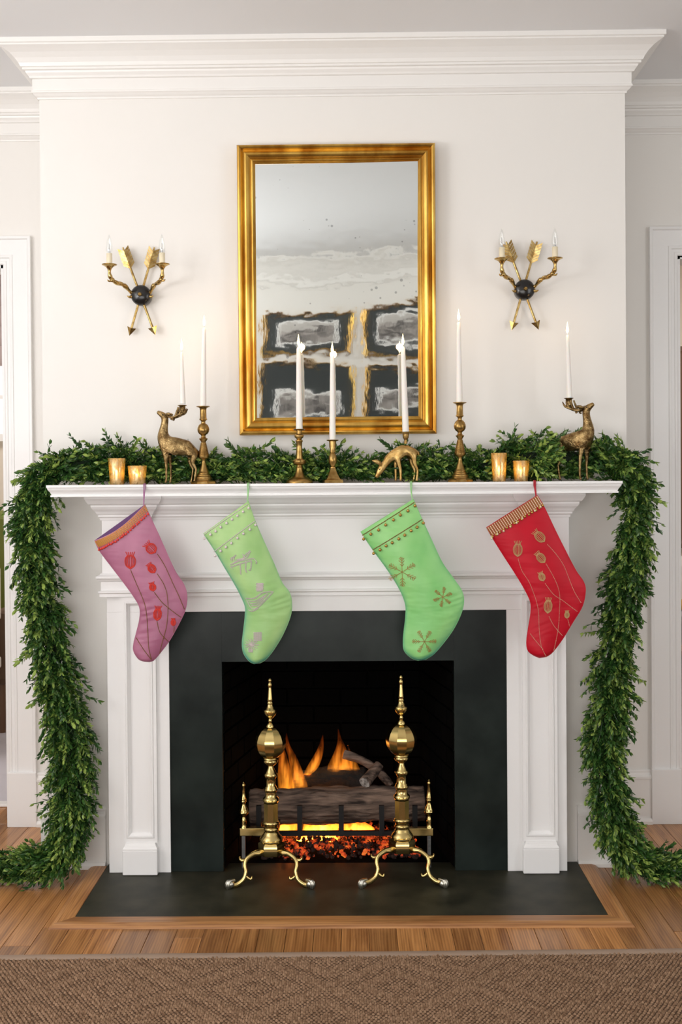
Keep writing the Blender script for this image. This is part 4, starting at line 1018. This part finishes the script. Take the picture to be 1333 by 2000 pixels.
motif(k2, 'beaded_reindeer', [[(375, 905), (450, 870), (540, 850), (615, 838)], [(385, 925), (470, 895), (590, 860)], [(400, 890), (470, 850), (540, 830)], [(500, 845), (530, 800), (580, 762)], [(540, 830), (565, 790), (570, 760)], [(520, 825), (500, 795)],
      [(375, 850), (430, 806)], [(385, 830), (390, 870)], [(410, 825), (412, 860)], [(475, 895), (480, 1000)], [(590, 865), (580, 950), (560, 955)], [(535, 870), (530, 940), (540, 985)], [(612, 840), (640, 870), (635, 895)], [(372, 925), (395, 950)], [(440, 850), (520, 840)]], m_silverbead)
motif(k2, 'beaded_sleigh', [[(530, 1250), (620, 1245), (700, 1190), (800, 1178)], [(540, 1268), (590, 1350), (660, 1335), (815, 1175)], [(560, 1275), (640, 1270), (760, 1195)], [(575, 1300), (640, 1295), (740, 1220)], [(590, 1320), (650, 1315), (720, 1255)], [(560, 1370), (600, 1378), (660, 1345)]] +
      [[(645+q*11, 1170), (650+q*11, 1090)] for q in range(6)] + [[(640, 1100+q*18), (710, 1095+q*18)] for q in range(4)], m_silverbead)
motif(k2, 'beaded_angel', [[(615, 1600+q*13), (695, 1595+q*13)] for q in range(7)] + [[(590, 1720), (590+70*math.cos(a), 1720+60*math.sin(a))] for a in [i*.52 for i in range(12)]] + [[(560, 1770+q*12), (605, 1768+q*12)] for q in range(3)], m_silverbead)
# green with gold snowflakes
k3 = Stocking((690, 930), Z5, [(620, 235), (710, 440), (820, 680), (920, 890), (1040, 1060), (1120, 1180), (1140, 1290), (1110, 1420), (1030, 1580), (920, 1730), (830, 1830)],
              [(78, 570), (205, 760), (330, 930), (430, 1080), (500, 1210), (540, 1330), (540, 1450), (525, 1580), (515, 1710), (530, 1800), (600, 1870)], (710, 1905), m_green_b,
              'bright green silk stocking with gold beaded snowflakes', H=.024, sag=.002, crease=(.92, .5, .0013))
k3.lining.build('lining', m_green_b, k3.t); k3.loop(804, m_greentrim)
k3.bells((98, 606), (632, 268), 8, m_goldbead, .0052, (8, 38), m_brownbead); k3.bells((205, 755), (715, 442), 9, m_goldbead, .0052, (6, 42), m_brownbead)
def flake(s, cx, cy, r_, rot, m):
    st_ = []
    for i in range(6):
        a = R(rot+60*i); c, d = math.cos(a), math.sin(a)
        st_.append([(cx, cy), (cx+r_*c, cy+r_*d)])
        for f, l_ in ((.4, .22), (.58, .28), (.76, .24), (.9, .14)):
            for sg in (-1, 1):
                b = a+sg*R(42); st_.append([(cx+r_*f*c, cy+r_*f*d), (cx+r_*f*c+r_*l_*math.cos(b), cy+r_*f*d+r_*l_*math.sin(b))])
    return motif(s, 'beaded_snowflake', st_, m, .0014, 7)
flake(k3, 502, 980, 150, -92, m_flakebead); flake(k3, 918, 1235, 100, -80, m_flakebead); flake(k3, 730, 1690, 122, -60, m_flakebead)
# red
k4 = Stocking((930, 930), Z5, [(630, 195), (700, 310), (820, 560), (930, 780), (1030, 970), (1110, 1090), (1128, 1190), (1095, 1340), (1000, 1500), (890, 1680), (790, 1810)],
              [(108, 525), (180, 650), (300, 840), (410, 1010), (500, 1160), (560, 1290), (565, 1400), (540, 1560), (522, 1700), (535, 1790), (590, 1840)], (690, 1878), m_red,
              'red silk stocking with gold beaded tulips and bronze beaded cuff, rightmost', sag=.002, crease=(.1, .6, .0011))
k4.lining.build('lining', m_red, k4.t); k4.loop(1047, m_redtrim, .0024)
k4.cuff((112, 528), (626, 202), (54, 84), (52, 88), 50, m_brownbead, m_palebead, .0014)
k4.bells((158, 600), (672, 286), 15, m_goldbead, .0044, (14, 20)); k4.bells((150, 596), (660, 280), 9, m_palebead, .0042, (6, 40))
for a in ((425, 750, 180, 90, 0), (650, 620, 170, 90, -45), (660, 835, 150, 80, -40), (670, 1030, 110, 65, -20), (735, 1330, 180, 80, 3), (930, 1420, 90, 50, 0)): k4.tulip(*a, m_tulipbead, .0014)
for pts in ([(430, 850), (470, 970), (540, 1080), (590, 1200), (620, 1290), (640, 1400), (645, 1560), (665, 1740), (725, 1860)], [(560, 1620), (620, 1700), (680, 1770)], [(730, 700), (820, 800), (900, 920), (960, 1070), (1010, 1190), (1080, 1300)],
            [(715, 900), (790, 1030), (840, 1150), (855, 1260), (850, 1380), (840, 1550), (800, 1790)], [(705, 1100), (790, 1210), (880, 1270), (960, 1330), (1040, 1390)], [(745, 1440), (800, 1540), (890, 1640)], [(940, 1470), (965, 1550)]):
    k4.stem(pts, m_palebead, 12, .0015)

# ================================================================== GARLAND
rg = random.Random(21)
def leaf(P, d, nrm, ln, wd):
    """a small folded oval leaf: 8 vertices"""
    s_ = d.cross(nrm).normalized(); n_ = nrm
    return [P, P+d*ln*.33+s_*wd*.46+n_*wd*.12, P+d*ln*.33-s_*wd*.46+n_*wd*.12, P+d*ln*.68+s_*wd*.42+n_*wd*.10, P+d*ln*.68-s_*wd*.42+n_*wd*.10, P+d*ln-n_*wd*.1, P+d*ln*.34-n_*wd*.05, P+d*ln*.68-n_*wd*.08]
LF = [(0, 1, 6), (0, 6, 2), (1, 3, 7, 6), (6, 7, 4, 2), (3, 5, 7), (7, 5, 4)]
def sprig_geo(seed):
    r_ = random.Random(seed); vs = []; fs = []; ts = []
    Ln = r_.uniform(.05, .08); bend = Vector((r_.uniform(-.25, .25), r_.uniform(-.25, .25), 0)); n = r_.randint(6, 8)
    base_t = r_.uniform(.12, .85)
    def at(u): return Vector((0, 0, Ln*u))+bend*(u*u*Ln)
    for i in range(n):
        u = .12+.88*i/(n-1); P = at(u); a0 = i*1.57+r_.uniform(-.5, .5); tilt = R(58-38*u)
        for sg in (0, math.pi):
            a = a0+sg; out = Vector((math.cos(a), math.sin(a), 0))
            d = (out*math.sin(tilt)+Vector((0, 0, 1))*math.cos(tilt)+Vector((r_.uniform(-.25, .25), r_.uniform(-.25, .25), r_.uniform(-.2, .2)))).normalized()
            nr = (Vector((0, 0, 1))-d*d.z); nr = nr.normalized() if nr.length > .05 else d.orthogonal()
            ln = r_.uniform(.021, .029)*(1-.2*u); wd = ln*r_.uniform(.42, .52)
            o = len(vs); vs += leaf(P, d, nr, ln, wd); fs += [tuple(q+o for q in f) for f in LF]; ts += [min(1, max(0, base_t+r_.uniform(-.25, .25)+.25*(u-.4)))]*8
    o = len(vs); sd = Vector((.0009, 0, 0)); sd2 = Vector((0, .0009, 0))
    for u in (0, .5, 1): vs += [at(u)+sd, at(u)+sd2, at(u)-sd-sd2]; ts += [.1]*3
    for i in range(2):
        for k in range(3):
            j = (k+1) % 3; fs.append((o+i*3+k, o+i*3+j, o+i*3+3+j, o+i*3+3+k))
    return np.array([v[:] for v in vs]), fs, np.array(ts)
SPR = [sprig_geo(100+i) for i in range(12)]
def set_tint(me, t):
    ca = me.color_attributes.new('tint', 'FLOAT_COLOR', 'POINT')
    a = np.ones((len(t), 4), dtype=np.float32); a[:, 0] = t; a[:, 1] = t; a[:, 2] = t
    ca.data.foreach_set('color', a.ravel())
# centre line: pixel, depth and radius (m)
gpath = [(-25, 1712, -.15, .068), (40, 1708, -.16, .072), (95, 1690, -.16, .076), (128, 1650, -.14, .072), (138, 1590, -.12, .082), (143, 1520, -.115, .086), (136, 1440, -.11, .082), (122, 1360, -.11, .080), (104, 1280, -.11, .078), (88, 1200, -.115, .074), (72, 1120, -.12, .074), (64, 1040, -.13, .076), (68, 985, -.13, .074), (92, 928, -.13, .066),
         (150, 906, -.095, .060), (230, 898, -.085, .062), (320, 908, -.075, .058), (420, 912, -.075, .054), (520, 908, -.075, .054), (620, 914, -.075, .050), (720, 914, -.075, .048), (820, 902, -.075, .056), (920, 912, -.075, .050), (1010, 890, -.09, .066), (1090, 888, -.11, .066), (1170, 894, -.095, .062), (1225, 920, -.12, .058),
         (1240, 965, -.13, .058), (1238, 1040, -.13, .060), (1228, 1120, -.12, .060), (1212, 1200, -.115, .064), (1198, 1280, -.11, .068), (1192, 1360, -.11, .072), (1182, 1440, -.11, .074), (1186, 1520, -.115, .070), (1198, 1590, -.12, .068), (1216, 1650, -.13, .066), (1255, 1688, -.15, .064), (1310, 1705, -.16, .06), (1360, 1706, -.15, .058)]
gpath = [(a, b+(4 if 120 < a < 1200 and b < 940 else 0), y, r_*rg.uniform(.9, 1.1)*(1 if 120 < a < 1200 and b < 940 else .9)) for a, b, y, r_ in gpath]
GP = spline([(*U(a, b, y), r_) for a, b, y, r_ in gpath], 10)
for q in GP:
    if q[2] < q[3]*.72: q[2] = q[3]*.72
gn = len(GP); mid = gn//2
gl = thing('garland', 'long green boxwood garland draped along the mantel and down both sides', 'garland', (0, -.12, 0))
MB().tube([Vector(q[:3]) for q in GP], [q[3]*.3 for q in GP], 10).build('blocking_core', m_core, gl)  # thick dark core added to block light through the foliage
def sprig_matrix(outer, k=None):
    i = rg.randint(2, gn-3) if k is None else k
    q = Vector(GP[i][:3]); r_ = GP[i][3]; T = (Vector(GP[i+1][:3])-Vector(GP[i-1][:3])).normalized()
    if i < mid: T = -T
    flat = abs(T.x) > .75
    if flat and q.z > 1 and rg.random() < .4: T = -T
    a = T.orthogonal().normalized(); b = T.cross(a)
    for _ in range(40):
        an = rg.uniform(0, 2*math.pi); rad = a*math.cos(an)+b*math.sin(an)
        if outer and rad.y > -.05: continue
        if rad.y > .55: continue
        break
    w_ = rg.uniform(.15, .7)
    d = (T*rg.uniform(.6, 1.1)+rad*w_+Vector((rg.uniform(-.35, .35), rg.uniform(-.35, .1), rg.uniform(-.35, .25)))).normalized()
    r0 = r_*(rg.uniform(.45, .8) if outer else rg.uniform(.1, .7)*1.0)
    P = q+rad*r0-T*.03
    dq = d.to_track_quat('Z', 'Y').to_matrix()
    s_ = rg.uniform(.8, 1.15); tw = Matrix.Rotation(rg.uniform(0, 6.28), 3, 'Z')
    return P, (dq@tw)*s_
def ok(P, Mx):
    tip = P+Mx@Vector((0, 0, .075))
    if tip.y > -.012 and abs(tip.x) < 1.03: return False
    if tip.z < .006 or P.z < .01: return False
    if abs(tip.x) < .945 and -.26 < tip.y and tip.z < 1.357 and tip.z > 1.29: return False
    if tip.y > -.28 and abs(tip.x) < .93 and tip.z < 1.35 and P.z > 1.25: return False
    if tip.z < 1.34 and P.z > 1.34 and abs(P.x) < .92: return False
    if abs(tip.x) < .95 and tip.z > 1.3 and tip.y < -.148 and abs(P.x) < .93: return False
    if P.x > -1.2 and abs(P.x) < .79 and P.z < 1: return False
    return True
fols = []; fof = []; fot = []; nv = 0; cnt = 0; tries = 0
while cnt < 4000 and tries < 20000:
    tries += 1
    if cnt < 420:    # low layer resting along the shelf
        P = Vector((rg.uniform(-.86, .86), rg.uniform(-.118, -.05), SZ+rg.uniform(.010, .035)))
        d = Vector((rg.choice((-1, 1))*rg.uniform(.7, 1), rg.uniform(-.3, .05), rg.uniform(.0, .45))).normalized()
        Mx = d.to_track_quat('Z', 'Y').to_matrix()@Matrix.Rotation(rg.uniform(0, 6.28), 3, 'Z')*rg.uniform(.8, 1)
    else:
        P, Mx = sprig_matrix(False)
        if not ok(P, Mx): continue
    V, Fs, T_ = SPR[rg.randrange(12)]
    W = V@np.array(Mx.transposed())+np.array(P)-np.array(gl.location)
    fols.append(W); fof += [tuple(x+nv for x in f) for f in Fs]; nv += len(W); fot.append(np.clip(T_+rg.uniform(-.2, .1), 0, 1)); cnt += 1
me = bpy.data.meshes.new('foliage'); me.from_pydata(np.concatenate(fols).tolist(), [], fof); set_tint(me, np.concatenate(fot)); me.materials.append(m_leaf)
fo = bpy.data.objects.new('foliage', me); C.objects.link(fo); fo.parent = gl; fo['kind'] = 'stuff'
smes = []
for V, Fs, T_ in SPR:
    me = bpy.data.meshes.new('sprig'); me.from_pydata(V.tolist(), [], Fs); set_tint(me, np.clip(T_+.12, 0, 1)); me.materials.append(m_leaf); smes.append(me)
cnt = 0; tries = 0
while cnt < 262 and tries < 5000:
    tries += 1
    P, Mx = sprig_matrix(True)
    if not ok(P, Mx): continue
    o = bpy.data.objects.new('sprig', smes[rg.randrange(12)]); C.objects.link(o); o.parent = gl
    o.matrix_local = Matrix.Translation(P-gl.location)@Mx.to_4x4(); cnt += 1

for i in range(34):   # tuft that spills over the rump of the right stag
    P = U(rg.uniform(1030, 1068), rg.uniform(862, 915), rg.uniform(-.19, -.165)); d = Vector((rg.uniform(.2, 1.0), rg.uniform(-.25, .1), rg.uniform(-.5, .6))).normalized()
    o = bpy.data.objects.new('sprig', smes[rg.randrange(12)]); C.objects.link(o); o.parent = gl
    o.matrix_local = Matrix.Translation(P-gl.location)@(d.to_track_quat('Z', 'Y').to_matrix()@Matrix.Rotation(rg.uniform(0, 6.28), 3, 'Z')).to_4x4()

# ================================================================== RUG
rug = thing('rug', 'brown woven sisal rug with diamond pattern and taupe binding', 'rug', (.02, -.757, 0))
RW = 1.75; RD_ = 2.6
bx(.02-RW, .02+RW, -.757-RD_, -.757-.012, .001, .010).build('backing', m_sisalbase, rug)
MB().rings([[(.02-RW-.01, -.757+y, z), (.02+RW+.01, -.757+y, z)] for y, z in ((0, .001), (.0015, .008), (-.004, .0125), (-.03, .0135), (-.034, .0115), (-.036, .006))], closed=False, cap=False, sm=True).build('edge_binding', m_binding, rug)
pv = []; pf = []; pn = 0; rr = random.Random(9)
sx, sy = .0125, .0098
for j in range(74):
    for i in range(-92, 93):
        x = i*sx+(j % 2)*sx*.5; y = -.042-j*sy
        # diamond relief: nubs ride higher on the diamond lines
        dd = abs(((x/.38+.1) % 1)-.5)+abs(((y/.34+.2) % 1)-.5)
        ph = abs(((dd*4) % 1)-.5)*2
        hh = .0042+.0048*ph+rr.uniform(-.0008, .0008); rx, ry = sx*.46, sy*.46
        x += rr.uniform(-.0009, .0009); y += rr.uniform(-.0008, .0008)
        b = [(x-rx, y, .006), (x-rx*.55, y-ry*.75, .006), (x+rx*.55, y-ry*.75, .006), (x+rx, y, .006), (x+rx*.55, y+ry*.75, .006), (x-rx*.55, y+ry*.75, .006)]
        t = [(x-rx*.55, y, .010+hh*.7), (x, y-ry*.35, .010+hh), (x+rx*.55, y, .010+hh*.7), (x, y+ry*.35, .010+hh)]
        pv += b+t
        for f in ((0, 1, 6), (1, 7, 6), (1, 2, 7), (2, 8, 7), (2, 3, 8), (3, 4, 8), (4, 9, 8), (4, 5, 9), (5, 6, 9), (5, 0, 6), (6, 7, 8, 9)): pf.append(tuple(q+pn for q in f))
        pn += 10
MB().add([(a+.02, b-.757, c) for a, b, c in pv], pf, True).build('woven_loops', m_sisal, rug, 'stuff')
rug.rotation_euler = (0, 0, R(.85))

# ================================================================== ROOMS BEYOND THE DOORS
m_room = mat('side_room_wall', (.72, .64, .54), .7); m_shade = mat('mauve_shade', (.42, .34, .33), .8); m_lilac = mat('lilac_rug', (.55, .53, .58), .9)
m_olive = mat('olive_velvet', (.12, .14, .015), .7); m_brownv = mat('brown_upholstery', (.10, .055, .03), .8); m_tick = mat('patterned_cotton', (.5, .4, .28), .8); noisecol(m_tick, (.35, .26, .17), (.7, .62, .5), 40)
m_teal = mat('painted_canvas', (.1, .35, .32), .7); noisecol(m_teal, (.04, .26, .24), (.75, .68, .58), 6, detail=4); m_brownframe = mat('brown_frame', (.14, .07, .035), .4)
m_yellow = mat('yellow_cotton', (.62, .32, .03), .8); m_linen = mat('white_linen', (.8, .77, .74), .8); m_greyl = mat('grey_lilac_linen', (.5, .47, .5), .85)
struct('wall_side_room_left', bx(XL-.1, -1.0, 3.4, 3.52, 0, CEIL), m_room)
struct('wall_side_room_right', bx(1.0, XR+.1, 3.4, 3.52, 0, CEIL), m_room)
mb = MB(); mb.box(-1.0, -.94, .66, 3.5, 0, CEIL); struct('wall_side_partition_left', mb, m_room)
mb = MB(); mb.box(.94, 1.0, .66, 3.5, 0, CEIL); struct('wall_side_partition_right', mb, m_room)
struct('wall_outer_left', bx(XL-.12, XL, .63, 3.5, 0, CEIL), m_room); struct('wall_outer_right', bx(XR, XR+.12, .63, 3.5, 0, CEIL), m_room)
# left room: window with folded shade, patterned chair, rug
wz = lambda y, Y: U(8, y, Y).z
win = thing('window_1', None, None, (-2.2, 3.38, 1.2), kind='structure')
bx(-2.6, -1.9, 3.37, 3.395, wz(848, 3.38), wz(700, 3.38)).build('pane', emis('daylit_pane', (1, .98, .95), 1.6), win)
frame_ = MB()
for a in (-2.62, -2.27, -1.92): frame_.box(a, a+.04, 3.35, 3.372, wz(852, 3.38), wz(560, 3.38))
frame_.box(-2.62, -1.88, 3.35, 3.372, wz(780, 3.38), wz(772, 3.38)); frame_.box(-2.66, -1.84, 3.34, 3.372, wz(862, 3.38), wz(848, 3.38))
frame_.build('window_frame', m_white, win)
rsd = thing('roman_shade', 'mauve grey folded window shade beyond the left doorway', 'window shade', (-2.25, 3.33, wz(715, 3.33)))
zt, zb_ = wz(520, 3.33), wz(715, 3.33)
for i in range(5):
    a = zb_+(zt-zb_)*i/5; b = zb_+(zt-zb_)*(i+1)/5
    MB().rings([[(-2.66, 3.33+y, z), (-1.86, 3.33+y, z)] for y, z in ((-.005, a), (-.028, a+(b-a)*.25), (-.02, a+(b-a)*.6), (-.004, b))], closed=False, cap=False).build('shade_fold', m_shade, rsd)
ac = thing('armchair', 'brown armchair with olive green back beyond the left doorway', 'armchair', (-2.15, 2.5, 0))
bx(-2.5, -1.82, 2.62, 2.78, .3, wz(1000, 2.7), .05).build('backrest', m_olive, ac); bx(-2.5, -1.82, 2.1, 2.66, .26, .52, .05).build('seat', m_brownv, ac)
bx(-2.54, -2.42, 2.05, 2.7, .26, .66, .04).build('armrest', m_brownv, ac); bx(-1.9, -1.78, 2.05, 2.7, .26, .66, .04).build('armrest', m_brownv, ac)
for x in (-2.48, -1.84):
    for y in (2.12, 2.7): MB().lathe([(.02, 0), (.028, .26)], (x, y, 0), 10).build('leg', m_brownframe, ac)
sc = thing('side_chair', 'white carved side chair with patterned cushion beyond the left doorway', 'chair', (-1.93, 1.75, 0))
for x in (-2.2, -1.835):
    MB().lathe([(.012, 0), (.02, .02), (.014, .06), (.024, .14), (.016, .2), (.026, .3), (.024, .42)], (x, 1.62, 0), 12).build('front_leg', m_white, sc)
    MB().tube(spline([(x, 2.0, 0), (x, 1.97, .4), (x, 2.02, .9)], 4), .02, 10).build('rear_leg', m_white, sc)
bx(-2.23, -1.80, 1.6, 2.0, .37, .43, .01).build('seat_rail', m_white, sc); bx(-2.22, -1.81, 1.6, 1.98, .43, .53, .03).build('cushion', m_tick, sc)
MB().tube(spline([(-1.82, 1.62, .45), (-1.83, 1.66, .62), (-1.83, 1.85, .70), (-1.83, 2.0, .74)], 5), .022, 10).build('arm', m_white, sc)
MB().tube(spline([(-2.21, 1.62, .45), (-2.21, 1.66, .62), (-2.21, 1.85, .70), (-2.21, 2.0, .74)], 5), .022, 10).build('arm', m_white, sc)
bx(-2.22, -1.81, 2.0, 2.04, .62, .9, .012).build('back_panel', m_white, sc)
lr = thing('area_rug', 'pale lilac rug on the floor beyond the left doorway', 'rug', (-1.9, 1.9, 0))
bx(-3.0, -1.1, .80, 3.2, .001, .009, .002).build('rug_field', m_lilac, lr); bx(-3.0, -1.1, .74, .799, .001, .010, .002).build('rug_border', m_white, lr)
# right room
wr = lambda y, Y: U(1330, y, Y).z
pt = thing('framed_painting', 'teal and cream painting in a brown frame beyond the right doorway', 'painting', (2.5, 3.39, wr(1072, 3.38)))
bx(2.19, 3.0, 3.375, 3.395, wr(1052, 3.38), wr(695, 3.38)).build('canvas', m_teal, pt)
q = MB(); frame(q, 2.13, 3.06, wr(1070, 3.38), wr(677, 3.38), [(0, 3.4), (0, 3.36), (.03, 3.35), (.06, 3.36), (.062, 3.376)]); q.build('picture_frame', m_brownframe, pt)
sf = thing('sofa', 'white upholstered sofa beyond the right doorway', 'sofa', (2.4, 2.9, 0))
bx(1.98, 3.1, 3.0, 3.2, .3, wr(1088, 3.05), .05).build('backrest', m_linen, sf); bx(1.98, 3.1, 2.5, 3.05, .3, wr(1205, 2.6), .04).build('seat', m_greyl, sf)
bx(1.98, 3.1, 2.52, 3.18, .18, .30, .01).build('base_rail', m_brownframe, sf)
for x in (2.03, 3.05):
    for y in (2.56, 3.12): MB().lathe([(.018, 0), (.026, .18)], (x, y, 0), 10).build('leg', m_brownframe, sf)
cu = MB().box(2.02, 2.42, 2.86, 2.98, wr(1205, 2.6)+.002, wr(1182, 2.9)+.03, .03)
tag(cu.build('cushion', m_yellow), 'mustard yellow bolster on the white sofa beyond the right doorway', 'cushion')
ct = thing('bench', 'slatted wooden bench in front of the white sofa', 'bench', (2.2, 2.15, 0))
zt = wr(1270, 2.1)
for i in range(4): bx(1.80, 2.9, 1.98+i*.085, 2.05+i*.085, zt-.03, zt, .004).build('slat', m_border, ct)
bx(1.82, 2.88, 2.0, 2.28, zt-.08, zt-.03).build('apron', m_brownframe, ct)
for x in (1.84, 2.86):
    for y in (2.02, 2.26): bx(x-.025, x+.025, y-.025, y+.025, 0, zt-.08, .004).build('leg', m_border, ct)
bx(1.80, 2.9, 1.98, 2.3, wr(1385, 2.1), wr(1370, 2.1), .004).build('lower_shelf', m_border, ct)
ac.location.z += .0095; sc.location.z += .0095
